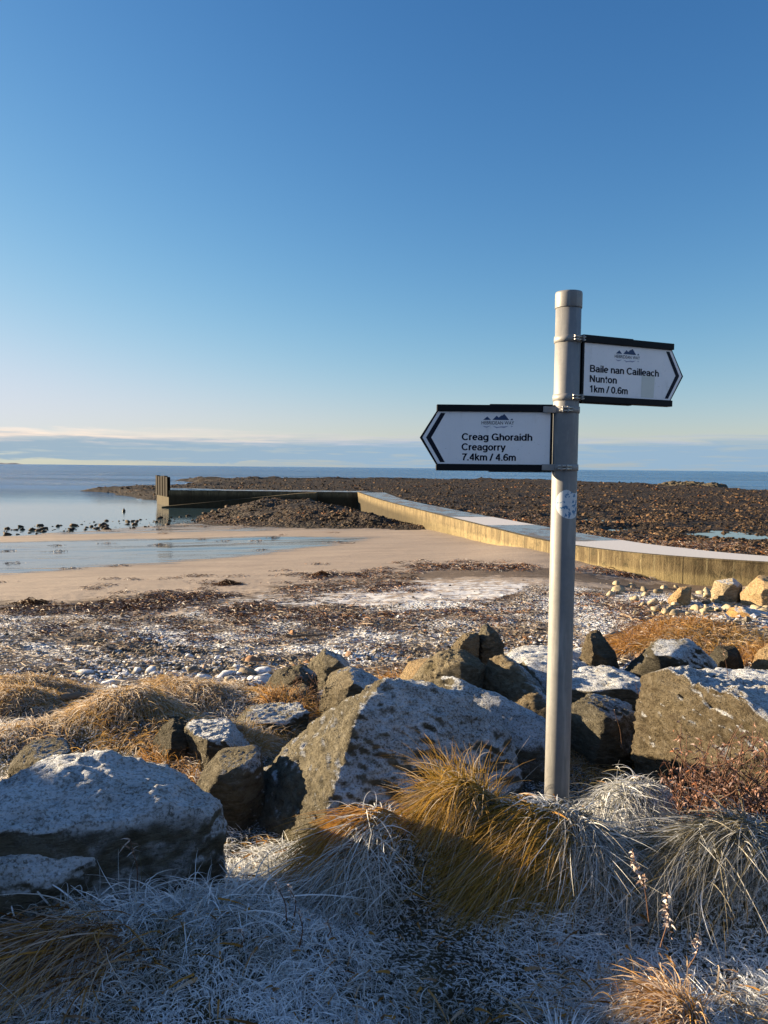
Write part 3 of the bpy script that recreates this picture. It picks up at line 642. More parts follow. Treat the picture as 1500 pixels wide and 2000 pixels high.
        for q in (-.005, .005):
            bm = bmesh.new(); cyl(bm, cs @ Vector((s*-.012, yb-.004, q)), cs @ Vector((s*(R_P*.55+.012), yb-.004, q)), .003, seg=12)
            cyl(bm, cs @ Vector((s*.000, yb-.004, q)), cs @ Vector((s*.006, yb-.004, q)), .0058, seg=6); fin(bm, "bolt", M_BOLT, cl)
    return holder
sign(-27.2*PX, loc(1077, 857), -1, 0.0, [("Creag Ghoraidh", -175, -38), ("Creagorry", -175, -89), ("7.4km / 4.6m", -175, -69)], -137, None, "lower sign pointing left to Creag Ghoraidh")
sign(26.5*PX, loc(1137, 721), 1, math.radians(23), [("Baile nan Cailleach", 18, 190), ("Nunton", 18, 84), ("1km / 0.6m", 18, 112)], 77, (146, 178), "upper sign pointing right to Baile nan Cailleach")
# ------------------------------------------------------------------ boulders of the rock armour
def m_rock():
    m, nt, b = mat_new("rough gneiss boulder"); P = opos(nt); W = wpos(nt); oi = add(nt, 'ShaderNodeObjectInfo')
    s = add(nt, 'ShaderNodeSeparateColor', {0: oi.outputs['Color']}); frost, tone, warm = s.outputs[0], s.outputs[1], s.outputs[2]
    N = add(nt, 'ShaderNodeNewGeometry').outputs['Normal']
    n1 = noise(nt, W, 3.2, 8, .62); n2 = noise(nt, mapping(nt, W, (1, 1, 2.6), (.35, .2, 0)), 16, 7, .7); n3 = noise(nt, W, 75, 4, .7)
    v = add(nt, 'ShaderNodeTexVoronoi', {'Vector': mapping(nt, W, (1, 1, 2.4), (.4, .25, 0)), 'Scale': 9.0}, feature='DISTANCE_TO_EDGE').outputs['Distance']
    crack = sstep(nt, v, .0, .05)
    g = ramp(nt, n1, [(.28, (.065, .058, .040)), (.5, (.14, .122, .082)), (.72, (.225, .20, .14))])
    g = mixc(nt, mth(nt, 'MULTIPLY', sstep(nt, n2, .42, .70), .55), g, (.28, .26, .21)); g = mixc(nt, mth(nt, 'MULTIPLY', sstep(nt, n2, .50, .30), .6), g, (.05, .046, .036))
    g = mixc(nt, mth(nt, 'MULTIPLY', sstep(nt, n3, .5, .75), .45), g, (.04, .038, .03))
    bed = noise(nt, mapping(nt, W, (.7, 1.2, 5.5), (.55, .5, .3)), 5.5, 5, .7)
    g = mixc(nt, mth(nt, 'MULTIPLY', sstep(nt, bed, .56, .66), .55), g, (.045, .040, .030)); g = mixc(nt, mth(nt, 'MULTIPLY', sstep(nt, bed, .40, .34), .35), g, (.33, .31, .26))
    lich = sstep(nt, noise(nt, W, 1.7, 6, .75), .56, .66); g = mixc(nt, mth(nt, 'MULTIPLY', lich, .45), g, (.10, .092, .045))
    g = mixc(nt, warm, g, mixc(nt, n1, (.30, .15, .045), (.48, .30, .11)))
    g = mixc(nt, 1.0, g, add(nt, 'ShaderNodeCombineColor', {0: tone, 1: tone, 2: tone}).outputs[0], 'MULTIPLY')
    dt = add(nt, 'ShaderNodeVectorMath', {0: N, 1: (.55, -.10, .78)}, operation='DOT_PRODUCT').outputs['Value']
    fn = mth(nt, 'ADD', mth(nt, 'MULTIPLY', noise(nt, W, 2.6, 4, .6), 1.1), mth(nt, 'MULTIPLY', noise(nt, W, 110, 3, .75), .75))
    lim = mth(nt, 'ADD', mth(nt, 'ADD', dt, mth(nt, 'MULTIPLY', fn, .55)), mth(nt, 'MULTIPLY_ADD', frost, .9, -.95))
    grain = mth(nt, 'MULTIPLY', sstep(nt, noise(nt, W, 85, 3, .65), .33, .53), sstep(nt, mth(nt, 'MULTIPLY_ADD', n2, .6, noise(nt, mapping(nt, W, (1, 1, 1.8)), 30, 4, .7)), .54, .80))
    fm = mth(nt, 'MULTIPLY', mth(nt, 'MULTIPLY', sstep(nt, lim, .76, 1.04), sstep(nt, add(nt, 'ShaderNodeSeparateXYZ', {0: N}).outputs[2], .08, .40)), mth(nt, 'MULTIPLY_ADD', grain, .72, mth(nt, 'MULTIPLY', sstep(nt, noise(nt, W, 4.5, 4, .6), .38, .62), .28)))
    fm = mth(nt, 'MULTIPLY', mth(nt, 'MULTIPLY_ADD', fm, .95, mth(nt, 'MULTIPLY', sstep(nt, lim, .85, 1.3), .04)), sstep(nt, frost, 0, .12), clamp=True)
    c = mixc(nt, fm, g, (.80, .85, .92))
    h = mth(nt, 'ADD', mth(nt, 'ADD', mth(nt, 'MULTIPLY', n2, 1.0), mth(nt, 'MULTIPLY', n3, .45)), mth(nt, 'ADD', mth(nt, 'MULTIPLY', bed, 1.6), mth(nt, 'MULTIPLY', noise(nt, mapping(nt, W, (1, .8, 3.2), (.5, .3, .2)), 34, 6, .75), .7)))
    setp(nt, b, Base_Color=c, Roughness=.88, Specular_IOR_Level=.2, Normal=bump(nt, h, 1.0, .05)); return m
M_ROCK = m_rock()
def sculpt(pts, vox, amp, seed, sharp=4, strata=.5, chips=9):
    bm = bmesh.new()
    for p in pts: bm.verts.new(p)
    bmesh.ops.convex_hull(bm, input=bm.verts[:])
    bmesh.ops.delete(bm, geom=[v for v in bm.verts if not v.link_faces], context='VERTS'); bmesh.ops.recalc_face_normals(bm, faces=bm.faces[:])
    me = bpy.data.meshes.new("t"); bm.to_mesh(me); bm.free(); o = bpy.data.objects.new("t", me); COL.objects.link(o)
    r = o.modifiers.new("r", 'REMESH'); r.mode = 'VOXEL'; r.voxel_size = vox
    k = o.modifiers.new("s", 'SMOOTH'); k.iterations = sharp; k.factor = .5
    dg = bpy.context.evaluated_depsgraph_get(); dg.update(); out = bpy.data.meshes.new_from_object(o.evaluated_get(dg)); bpy.data.objects.remove(o); bpy.data.meshes.remove(me)
    n = len(out.vertices); co = np.zeros(n*3); no = np.zeros(n*3); out.vertices.foreach_get('co', co); out.vertices.foreach_get('normal', no); co = co.reshape(-1, 3); no = no.reshape(-1, 3)
    size = np.ptp(co, axis=0).max(); q = co/size+seed*3.1
    R = np.array([[.9, .3, -.3], [-.25, .95, .2], [.35, -.1, .93]]); qs = q @ R.T*np.array([1, 1, 2.3])
    d = .55*fbm(q*2.2, 3, .5, seed=seed)+.45*ridged(qs*4.5, 4, .55, seed=seed+5)-.25+.30*fbm(qs*14, 4, .6, seed=seed+9)
    st = np.abs(((qs[:, 2]*9+1.5*fbm(q*3, 3, seed=seed+2)) % 1)-.5)*2
    d = d-strata*.35*(st < .16)+.11*fbm(qs*32, 3, .6, seed=seed+13)+.10*ridged(qs*16, 3, .5, seed=seed+15)
    co = co+no*(d*amp*size)[:, None]
    g_ = np.random.default_rng(seed); cc = co.mean(0)                # broken facets where flakes have come away
    for _ in range(chips):
        nv = g_.normal(size=3)+np.array([0, -.5, .6]); nv /= np.linalg.norm(nv); q_ = (co-cc) @ nv+.012*size*fbm(co/size*5, 3, seed=seed+41); lim = q_.max()-size*(.02+.05*g_.random()); over = np.maximum(0, q_-lim); co = co-np.outer(over*.9, nv)
    out.vertices.foreach_set('co', co.ravel().astype(np.float32)); out.polygons.foreach_set('use_smooth', np.ones(len(out.polygons), bool)); out.update()
    return out
ROCKS = []
def rock(label, P3, frost=.6, tone=1.0, warm=0.0, vox=None, amp=.035, sharp=4, name="boulder", group=None, skirt=True, strata=.5, cat="boulder", chips=9):
    seed = len(ROCKS)+3; P3 = [np.array(p, float) for p in P3]
    c = np.mean(P3, 0); size = np.ptp(np.array(P3), axis=0).max()
    if skirt:
        zb = min(gz(c[0], c[1]), min(p[2] for p in P3))-.12
        P3 = P3+[np.array([c[0]+(p[0]-c[0])*.95, c[1]+(p[1]-c[1])*.95, min(zb, p[2])]) for p in P3]
    me = sculpt(P3, vox or size/70, amp, seed, sharp, strata, chips); me.name = name
    zc = min(p[2] for p in P3); off = np.array([c[0], c[1], zc])
    n = len(me.vertices); co = np.zeros(n*3, np.float32); me.vertices.foreach_get('co', co); me.vertices.foreach_set('co', (co.reshape(-1, 3)-off).astype(np.float32).ravel()); me.update()
    o = link(name, me, M_ROCK); o.location = off; o.color = (frost, tone, warm, 1); ROCKS.append(o)
    return tag(o, label, cat, group)
def pts(*L): return [at(*p) for p in L]
def blob(outline, Y, d, ridge=.62):
    """outline seen from the path, given real depth: a rounded front that comes nearest right of its middle, and a back"""
    o = np.array(outline, float); c = o.mean(0); P = [at(x, y, Y) for x, y in outline]
    cx = o[:, 0].min()+ridge*np.ptp(o[:, 0])
    for x, y in outline:
        fx = cx+(x-cx)*.45; fy = c[1]+(y-c[1])*.55+.10*np.ptp(o[:, 1]); P.append(at(fx, fy, Y-.38*d))
        q = at(c[0]+(x-c[0])*.78, y, Y); P.append(np.array([q[0]*(Y+.6*d)/Y, Y+.6*d, q[2]-.10*d]))
    return P
rock("large pointed boulder with a bare sunlit left face and frosted right side beside the signpost",
     pts((745,1336,3.95),(640,1400,4.35),(590,1432,4.35),(470,1565,4.05),(445,1630,3.9),(700,1400,3.68),(652,1515,3.42),(633,1605,3.22),
         (830,1342,4.12),(900,1362,4.1),(925,1440,3.9),(835,1525,3.6),(985,1425,4.2),(1012,1500,4.1),(1015,1600,3.9),(900,1590,3.6),(640,1700,3.1),(800,1640,3.45),(800,1348,4.8),(950,1408,4.8),(620,1428,4.9)),
     .74, 1.0, 0, .013, .026, 2, strata=.35, chips=0)
rock("broad low boulder almost covered in frost at the left edge of the picture",
     pts((100,1482,2.68),(200,1468,2.70),(300,1490,2.72),(15,1530,2.62),(-80,1560,2.55),(425,1572,2.60),(442,1622,2.58),(360,1600,2.42),(230,1625,2.30),(80,1640,2.22),(-80,1640,2.16),(432,1665,2.58),(300,1680,2.40),(60,1770,2.22),(-90,1780,2.18),(100,1500,2.95),(350,1520,2.92),(425,1590,2.85)),
     1.06, .95, 0, .013, .032, 3, strata=.3)
rock("small frosted shoulder of rock in front of the broad low boulder",
     pts((-60,1645,2.3),(120,1642,2.35),(212,1648,2.36),(195,1672,2.3),(100,1725,2.18),(0,1760,2.12),(-100,1700,2.1),(-100,1780,2.08)), 1.05, .9, 0, .011, .035, 3)
rock("big angular boulder with a rough brown face and frosted top at the right edge",
     pts((1262,1312,4.5),(1240,1468,4.25),(1300,1318,4.25),(1455,1372,3.75),(1520,1378,3.6),(1500,1470,3.5),(1380,1490,3.7),(1330,1308,5.0),(1500,1342,5.0),(1640,1400,4.4),(1640,1540,3.45),(1500,1560,3.45),(1250,1500,4.3)), .88, .74, .10, .014, .036, 2)
rock("frosted long boulder sloping down behind the signpost and the pointed boulder",
     pts((848,1325,5.0),(885,1326,4.9),(965,1362,4.7),(1060,1420,4.5),(1066,1485,4.3),(980,1500,4.3),(900,1400,4.6),(900,1345,5.5),(1060,1410,5.2),(1090,1500,4.8)), .88, .85, 0, None, .03)
rock("upright rock with a sunlit rough face just left of the signpost", pts((940,1330,6.3),(958,1292,6.3),(985,1288,6.2),(1000,1340,5.9),(1075,1385,5.6),(1060,1405,5.5),(1000,1390,5.7),(945,1370,6.1),(1010,1300,7.0),(1085,1360,6.6)), .5, 1.1, .12)
rock("flat frosted slab with a white top behind the signpost", pts((985,1290,7.0),(1040,1300,6.5),(1085,1350,6.2),(1000,1262,8.0),(1150,1264,8.2),(1200,1300,7.3),(1130,1330,6.4)), 1.0, 1.05, 0, None, .02)
rock("low frosted ledge right of the signpost below the dark standing stone", pts((1105,1312,6.6),(1180,1305,6.8),(1262,1332,6.0),(1262,1365,5.7),(1150,1352,5.6),(1105,1345,5.8),(1230,1315,7.2)), .95, 1.0, 0, None, .025)
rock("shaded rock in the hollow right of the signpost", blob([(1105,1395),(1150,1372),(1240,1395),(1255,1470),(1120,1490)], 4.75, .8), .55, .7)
rock("rounded sunlit rock with a domed top left of the signpost", blob([(800,1338),(828,1304),(858,1284),(900,1278),(945,1300),(945,1345),(860,1350)], 6.2, .9, .75), .25, 1.1, .05)
rock("yellowish sunlit rock tucked left of the domed rock", blob([(770,1340),(795,1303),(850,1288),(862,1300),(835,1340)], 6.9, .7, .8), .1, 1.25, .28)
rock("dark standing stone with a mossy lit face right of the signpost", blob([(1127,1302),(1146,1244),(1166,1236),(1200,1276),(1213,1312),(1160,1318)], 7.2, .7, .55), .15, .6, .12)
rock("dark humped boulder with frost streaks behind the angular boulder on the right", blob([(1218,1315),(1280,1257),(1345,1255),(1400,1298),(1412,1325),(1250,1325)], 7.0, .9, .3), .72, .6)
rock("black rock in the hollow at the left among the golden grass", blob([(296,1450),(334,1412),(372,1424),(380,1470),(310,1482)], 4.6, .5), .2, .45)
rock("flat frosted rock beside the black rock at the left", blob([(362,1424),(450,1426),(492,1468),(480,1482),(400,1486)], 4.5, .6, .6), 1.0, .9)
rock("small rock with one lit edge wedged against the pointed boulder", blob([(388,1532),(430,1487),(500,1474),(520,1492),(455,1590),(405,1570)], 3.75, .6, .3), .5, .8)
rock("low long rock lying left of the pointed boulder", blob([(455,1418),(482,1396),(602,1390),(592,1430),(520,1452),(462,1450)], 5.4, .7, .3), .7, .75)
rock("pale lit rock standing in dry grass behind the pointed boulder", blob([(506,1394),(545,1348),(600,1346),(620,1374),(560,1396)], 6.4, .6, .7), .3, 1.1, .08)
rock("dark upright rock at the edge of the shingle", blob([(516,1348),(538,1314),(590,1304),(618,1322),(604,1350),(530,1354)], 7.1, .7, .6), .4, .65)
rock("grey pointed rock farthest out on the shingle left of centre", blob([(602,1300),(632,1274),(676,1288),(688,1306),(612,1316)], 8.4, .7, .7), .5, .95)
rock("cleft rock with a lit left side directly behind the pointed boulder", blob([(626,1384),(642,1326),(684,1310),(742,1330),(722,1368),(650,1388)], 5.9, .7, .55), .6, .95, .05)
rock("triangular grey rock on the shingle left of the signpost", blob([(924,1264),(946,1219),(972,1240),(984,1262)], 10.3, .6, .6), .3, .95)
rock("small tilted rock leaning on the triangular grey rock", blob([(882,1264),(906,1242),(934,1236),(934,1266)], 10.0, .5), .3, 1.0, .1)
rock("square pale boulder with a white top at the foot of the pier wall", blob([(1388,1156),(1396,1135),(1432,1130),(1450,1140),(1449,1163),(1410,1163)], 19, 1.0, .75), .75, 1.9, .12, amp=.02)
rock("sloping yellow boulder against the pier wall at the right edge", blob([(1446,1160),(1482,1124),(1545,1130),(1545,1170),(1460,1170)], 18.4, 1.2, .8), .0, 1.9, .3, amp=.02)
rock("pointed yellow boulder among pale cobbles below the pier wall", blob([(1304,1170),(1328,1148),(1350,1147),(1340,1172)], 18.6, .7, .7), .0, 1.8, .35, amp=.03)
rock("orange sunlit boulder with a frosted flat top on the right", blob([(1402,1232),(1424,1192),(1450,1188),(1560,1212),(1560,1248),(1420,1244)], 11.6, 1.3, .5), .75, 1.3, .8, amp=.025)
rock("frosted slab lying behind the angular boulder at the right edge", pts((1335,1312,5.6),(1400,1308,5.8),(1560,1322,5.6),(1560,1352,5.0),(1420,1342,5.0),(1560,1318,6.4)), .95, .85, 0, None, .02)
rock("small black rock in the orange grass at the right", blob([(1376,1300),(1398,1266),(1440,1268),(1452,1300),(1420,1312)], 7.9, .5), .1, .4)
rock("pinkish rock half buried in grass at the right edge", blob([(1462,1310),(1480,1276),(1540,1250),(1540,1330),(1480,1330)], 7.3, .6), .2, 1.2, .35)
rock("low dark rock behind the broad frosted boulder at the left", blob([(18,1500),(60,1470),(136,1465),(140,1490),(40,1520)], 3.9, .5), .6, .7)
rock("jagged rock outcrop on the far rim of the reef", [p+np.array([0, dy, 0]) for p in pts((1290,951,205),(1325,944,205),(1350,945,205),(1372,950,204),(1440,956,190),(1300,955,200)) for dy in (-4, 6)], .0, .55, .1, amp=.05, skirt=True, name="rock_outcrop", cat="outcrop")
# ------------------------------------------------------------------ loose stones (numpy copies of a few shaped pebbles)
def ico(sub):
    bm = bmesh.new(); bmesh.ops.create_icosphere(bm, subdivisions=sub, radius=1); V_ = np.array([v.co[:] for v in bm.verts]); F_ = np.array([[v.index for v in f.verts] for f in bm.faces]); bm.free(); return V_, F_
def protos(sub, n, rough, seed):
    V0, F0 = ico(sub); out = []
    for k in range(n):
        q = V0*(1+rough*1.6*perlin(V0*1.1+k*7.3, seed+k)[:, None]+rough*.6*perlin(V0*2.6+k*3.1, seed+k+50)[:, None])
        q = q*np.array([1, .55+.4*RNG.random(), .38+.35*RNG.random()])
        for _ in range(3):                                       # a few broken faces
            nv = RNG.normal(size=3); nv /= np.linalg.norm(nv); d = q @ nv; lim = d.max()*(.55+.3*RNG.random()); q = q-np.outer(np.maximum(0, d-lim), nv)
        out.append(q)
    return out, F0
def rots(n, tilt):
    a = RNG.random(n)*2*np.pi; t = RNG.normal(size=n)*tilt; u = RNG.normal(size=n)*tilt
    ca, sa, ct, st, cu, su = np.cos(a), np.sin(a), np.cos(t), np.sin(t), np.cos(u), np.sin(u); z = np.zeros(n); o = np.ones(n)
    Rz = np.stack([np.stack([ca, -sa, z], -1), np.stack([sa, ca, z], -1), np.stack([z, z, o], -1)], 1)
    Rx = np.stack([np.stack([o, z, z], -1), np.stack([z, ct, -st], -1), np.stack([z, st, ct], -1)], 1)
    Ry = np.stack([np.stack([cu, z, su], -1), np.stack([z, o, z], -1), np.stack([-su, z, cu], -1)], 1)
    return Rz @ Rx @ Ry
def scatter(pos, size, prot, F0, tilt, col):
    n = len(pos); R = rots(n, tilt); which = RNG.integers(0, len(prot), n); P = np.stack(prot)[which]*size[:, None, None]
    V_ = np.einsum('nij,nkj->nki', R, P)+pos[:, None]; m = P.shape[1]
    F_ = (F0[None]+(np.arange(n)*m)[:, None, None]).reshape(-1, 3); return V_.reshape(-1, 3), F_, np.repeat(col, m, axis=0)
def m_stone(name, frost_gain, dark=1.0):
    m, nt, b = mat_new(name); W = wpos(nt); r, g, bl = attr(nt); N = add(nt, 'ShaderNodeNewGeometry').outputs['Normal']; nz = add(nt, 'ShaderNodeSeparateXYZ', {0: N}).outputs[2]
    c = ramp(nt, r, [(0, (.035, .032, .030)), (.28, (.10, .09, .078)), (.5, (.18, .16, .13)), (.68, (.25, .195, .13)), (.84, (.22, .105, .045)), (1, (.36, .34, .29))])
    c = mixc(nt, bl, c, mixc(nt, r, (.30, .25, .16), (.44, .37, .25)))
    n = noise(nt, W, 40, 5, .7); c = mixc(nt, mth(nt, 'MULTIPLY', sstep(nt, n, .45, .7), .4), c, (.05, .045, .04))
    if dark != 1: c = mixc(nt, 1.0, c, (dark, dark*.72, dark*.50), 'MULTIPLY')
    if frost_gain:
        f = sstep(nt, mth(nt, 'ADD', mth(nt, 'ADD', mth(nt, 'MULTIPLY', nz, .5), mth(nt, 'MULTIPLY', n, .5)), mth(nt, 'MULTIPLY_ADD', g, frost_gain, -.35)), .52, .74)
        c = mixc(nt, mth(nt, 'MULTIPLY', f, .75), c, (.66, .70, .77))
    setp(nt, b, Base_Color=c, Roughness=.78, Specular_IOR_Level=.2, Normal=bump(nt, n, .5, .01)); return m
M_STONE = m_stone("frosted beach stone", .55); M_WEEDSTONE = m_stone("weed-stained reef stone", .5, .58); M_COBBLE = m_stone("pale dry cobble", .25)
P1, F1 = protos(2, 8, .45, 5); P0, F0 = protos(1, 10, .5, 60)

# shingle between the turf and the sand
def sample(n, y0, y1, power=1.6, half=.60):
    Yv = (y0**(1-power)+(y1**(1-power)-y0**(1-power))*RNG.random(n))**(1/(1-power)); return (RNG.random(n)*2-1)*half*Yv, Yv
N_S = 44000; xs, yv = sample(N_S, 6.8, 24, 1.7); sy = yv-shift_r(xs)
edge = 18.6+1.6*fbm(p2(xs, yv, .28), 3, seed=78)+.9*np.clip((xs+2)/8, -1, 1); dens = np.clip(.50+1.3*fbm(p2(xs, yv, .38), 3, seed=80), .10, 1)*np.where(sy > edge, np.exp(-(sy-edge)/1.0)*.5, 1)*smooth(sy, 7.0, 8.2)
keep = RNG.random(N_S) < dens; xs, yv = xs[keep], yv[keep]
sz = .018+.042*RNG.random(len(xs))**2.2+.055*(RNG.random(len(xs)) < .05)*RNG.random(len(xs)); sz *= (1.25-.35*smooth(yv, 9, 18))
o_ = np.argsort(-sz/yv*(1+.6*RNG.random(len(sz)))); xs, yv, sz = xs[o_], yv[o_], sz[o_]
zs = terrain(xs, yv)+sz*.12; col = np.stack([np.clip(RNG.beta(2, 2.2, len(xs)), 0, 1), np.clip(.42+1.3*fbm(p2(xs, yv, .55), 3, seed=83)+.25*RNG.normal(size=len(xs)), 0, 1.1), np.zeros(len(xs))], 1)
NI = 230
V_, F_, c_ = scatter(np.stack([xs, yv, zs], 1)[NI:], sz[NI:], P0, F0, .35, col[NI:])
tag(link("shingle", mesh_np("shingle", V_, F_, c_, smooth_sh=False), M_STONE), "frosted grey and brown shingle between grass bank and sand", "shingle", None, 'stuff')
def lone_stones(name, label, cat, group, pos, size, col, mat, tilt=.3):
    R = rots(len(pos), tilt)
    for k in range(len(pos)):
        p = P1[k % len(P1)] @ R[k].T*size[k]; me = mesh_np(name, p, F1, np.repeat(col[k:k+1], len(p), axis=0)); o = link(name, me, mat); o.location = pos[k]; tag(o, label, cat, group)
lone_stones("beach_stone", "larger frosted grey or brown stone lying loose on the shingle", "stone", "larger stones loose on the shingle", np.stack([xs, yv, zs+.02*0], 1)[:NI], sz[:NI]*1.35, col[:NI], M_STONE)
# pale rounded cobbles at the foot of the pier on the right
cp = []
while len(cp) < 95:
    px, py = 1170+330*RNG.random(), 1142+62*RNG.random()
    if RNG.random() < smooth(np.array(px), 1160, 1330)*.8+.1: cp.append(land(px, py))
cp = np.array(cp); cs_ = (.05+.11*RNG.random(len(cp))**1.6)*np.clip(cp[:, 1]/15, .7, 1.3)
lone_stones("cobble", "pale rounded cobble in the heap below the pier wall on the right", "cobble", "pale cobbles heaped below the pier wall", cp+np.array([0, 0, .03]), cs_, np.stack([RNG.random(len(cp)), .25*RNG.random(len(cp)), .55+.45*RNG.random(len(cp))], 1), M_COBBLE)

# stones of the reef and the mound
xs, yv = sample(150000, 24, 330, 1.75, .64); sd = poly_sd(xs, yv, REEF); sm = poly_sd(xs, yv, MOUND); zt = terrain(xs, yv)
pd = line_dist(xs, yv, PIER_F)
frosty = np.clip(smooth(pd, 9, 3)*smooth(yv, 48, 30), 0, 1)
pool = np.ones(len(xs), bool)
for qx, qy, ra, rb, qz in POOLS: pool &= ((xs-qx)/(1.25*ra))**2+((yv-qy)/(1.5*rb))**2 > 1
ok = pool & ((sd > 1.5) | (sm > -.4)) & (zt > .02) & (RNG.random(len(xs)) < np.clip(.62+1.5*fbm(p2(xs, yv, .16), 4, seed=95), .06, 1)*(1-.4*frosty)); xs, yv, zt = xs[ok], yv[ok], zt[ok]; frosty = frosty[ok]
sz = (.034+.15*RNG.random(len(xs))**5)*(.75+.013*yv)*(1-.45*frosty); sz = np.minimum(sz, .62)
V_, F_, c_ = scatter(np.stack([xs, yv, zt-sz*.04], 1), sz, P0, F0, .35, np.stack([np.clip(RNG.beta(1.6, 2.2, len(xs))*(.75+1.1*fbm(p2(xs, yv, .12), 3, seed=97)), 0, 1), frosty*1.35-.4, 0*xs], 1))
tag(link("reef_stones", mesh_np("reef_stones", V_, F_, c_, smooth_sh=False), M_WEEDSTONE), "dark weedy stones covering the reef and the mound beside the pier", "stones", None, 'stuff')
# dark rocks along the water's edge
sp = []
for k in range(150):
    t = RNG.random(); px = 15+430*(.5*t+.5*round(t*7)/7)+14*RNG.normal(); py = 1037-26*t+5*RNG.normal(); p = atz(px, py, .05); sp.append([p[0], p[1], max(gz(p[0], p[1]), -.05)+.02])
sp = np.array(sp); lone_stones("shore_rock", "small dark weedy rock at the edge of the calm water on the left", "rock", "dark rocks along the water's edge", sp, (.10+.26*RNG.random(150)**2.2), np.stack([RNG.random(150)*.35, 0*sp[:, 0], 0*sp[:, 0]], 1), M_WEEDSTONE)

# ------------------------------------------------------------------ ribbons: seaweed, straw and grass are all built from these
def ribbons(root, dirv, length, width, droop, seg=5, side=None, twist=.5, curl=None, taper=True):
    """root (N,3), dirv (N,3) unit start direction; the strand bends over by its own weight"""
    n = len(root); t = np.linspace(0, 1, seg+1)
    d = dirv[:, None, :]*t[None, :, None]*length[:, None, None]
    d[:, :, 2] -= (droop*length)[:, None]*(t**2)[None]
    if curl is not None: d += curl[:, None, :]*(t**2)[None, :, None]*length[:, None, None]
    c = root[:, None, :]+d
    tg = np.gradient(c, axis=1); tg /= np.linalg.norm(tg, axis=2, keepdims=True)+1e-9
    view = np.stack([np.cos(RNG.random(n)*6.283)*twist, -1+0*root[:, 0], .3+.4*RNG.normal(size=n)*twist], 1)
    s_ = np.cross(tg, view[:, None, :]); s_ /= np.linalg.norm(s_, axis=2, keepdims=True)+1e-9
    wv = width[:, None]*(((1-t**1.6)*.92+.08) if taper else np.ones_like(t))[None]
    A = c-s_*wv[:, :, None]*.5; B = c+s_*wv[:, :, None]*.5
    V_ = np.stack([A, B], 2).reshape(n, -1, 3); m = 2*(seg+1)
    f = np.array([[2*k, 2*k+1, 2*k+3, 2*k+2] for k in range(seg)]); F_ = (f[None]+(np.arange(n)*m)[:, None, None]).reshape(-1, 4)
    tt = np.repeat(t, 2)[None].repeat(n, 0)
    return V_.reshape(-1, 3), F_, tt.reshape(-1), m
def m_ribbon(name, lo, hi, frost=0.0, rough=.7, trans=.0, tipc=None):
    m, nt, b = mat_new(name); t, rnd, fr = attr(nt)
    c = mixc(nt, rnd, lo, hi)
    if tipc: c = mixc(nt, sstep(nt, t, .45, 1.0), c, tipc)
    if frost:
        f = mth(nt, 'MULTIPLY', fr, sstep(nt, mth(nt, 'MULTIPLY_ADD', t, .55, mth(nt, 'MULTIPLY', noise(nt, wpos(nt), 160, 2, .6), .8)), .28, .66), clamp=True)
        c = mixc(nt, mth(nt, 'MULTIPLY', f, frost), c, (.82, .86, .92))
    setp(nt, b, Base_Color=c, Roughness=rough, Specular_IOR_Level=.2)
    if trans:
        out = [n_ for n_ in nt.nodes if n_.type == 'OUTPUT_MATERIAL'][0]; tr = add(nt, 'ShaderNodeBsdfTranslucent', {'Color': c}); mx = add(nt, 'ShaderNodeMixShader', {0: trans, 1: b.outputs[0], 2: tr.outputs[0]}); nt.links.new(mx.outputs[0], out.inputs[0])
    return m
M_WEED = m_ribbon("brown kelp", (.022, .010, .005), (.20, .078, .020), .5, .6)
M_STRAW = m_ribbon("bleached reed straw", (.14, .10, .06), (.46, .36, .23), .3)
def unit(v): return v/(np.linalg.norm(v, axis=1, keepdims=True)+1e-9)
def rcol(tt, m, n, rnd, fr): return np.stack([tt, np.repeat(rnd, m), np.repeat(fr, m)], 1)
def weed_strands(x, y, n_each, L0, spread):
    k = np.repeat(np.arange(len(x)), n_each); n = len(k); X_ = x[k]+RNG.normal(size=n)*spread; Y_ = y[k]+RNG.normal(size=n)*spread*.7
    Z_ = terrain(X_, Y_)+.01+.10*RNG.random(n)**2*np.exp(-((X_-x[k])**2+(Y_-y[k])**2)/(2*spread**2))*np.minimum(1, spread*3)
    a = RNG.random(n)*6.283; d = unit(np.stack([np.cos(a), np.sin(a), .20+.45*RNG.random(n)], 1)); L = L0*(.5+RNG.random(n))
    return ribbons(np.stack([X_, Y_, Z_], 1), d, L, .005+.013*RNG.random(n)**1.5, .75+.3*RNG.random(n), 5, twist=1.5, taper=False)+(n,)
# wrack lines on the sand
cx, cy = [], []
def wrack(px0, py0, px1, py1, n, sx, sy_):
    for k in range(n):
        t = RNG.random(); p = land(px0+(px1-px0)*t+sx*RNG.normal(), py0+(py1-py0)*t+sy_*RNG.normal()); cx.append(p[0]); cy.append(p[1])
wrack(190, 1190, 420, 1165, 120, 25, 9); wrack(600, 1128, 780, 1118, 36, 20, 4); wrack(800, 1105, 1010, 1108, 80, 18, 4); wrack(560, 1160, 800, 1140, 60, 30, 8); wrack(330, 1180, 620, 1200, 70, 40, 12)
wrack(620, 1215, 1060, 1190, 40, 40, 14); wrack(1130, 1112, 1300, 1130, 30, 15, 3); wrack(0, 1240, 760, 1225, 70, 60, 22); wrack(0, 1195, 180, 1190, 40, 20, 6); wrack(1120, 1170, 1290, 1205, 24, 25, 12)
wrack(1125, 1045, 1500, 1075, 120, 25, 5); wrack(940, 990, 1120, 1040, 60, 20, 6); wrack(60, 1028, 480, 1012, 110, 30, 6); wrack(330, 1012, 480, 1022, 60, 20, 8); wrack(0, 1060, 700, 1060, 26, 120, 22); wrack(100, 1135, 700, 1110, 18, 90, 12)
cx, cy = np.array(cx), np.array(cy)
V_, F_, tt, m, n = weed_strands(cx, cy, 40, .26, .24)
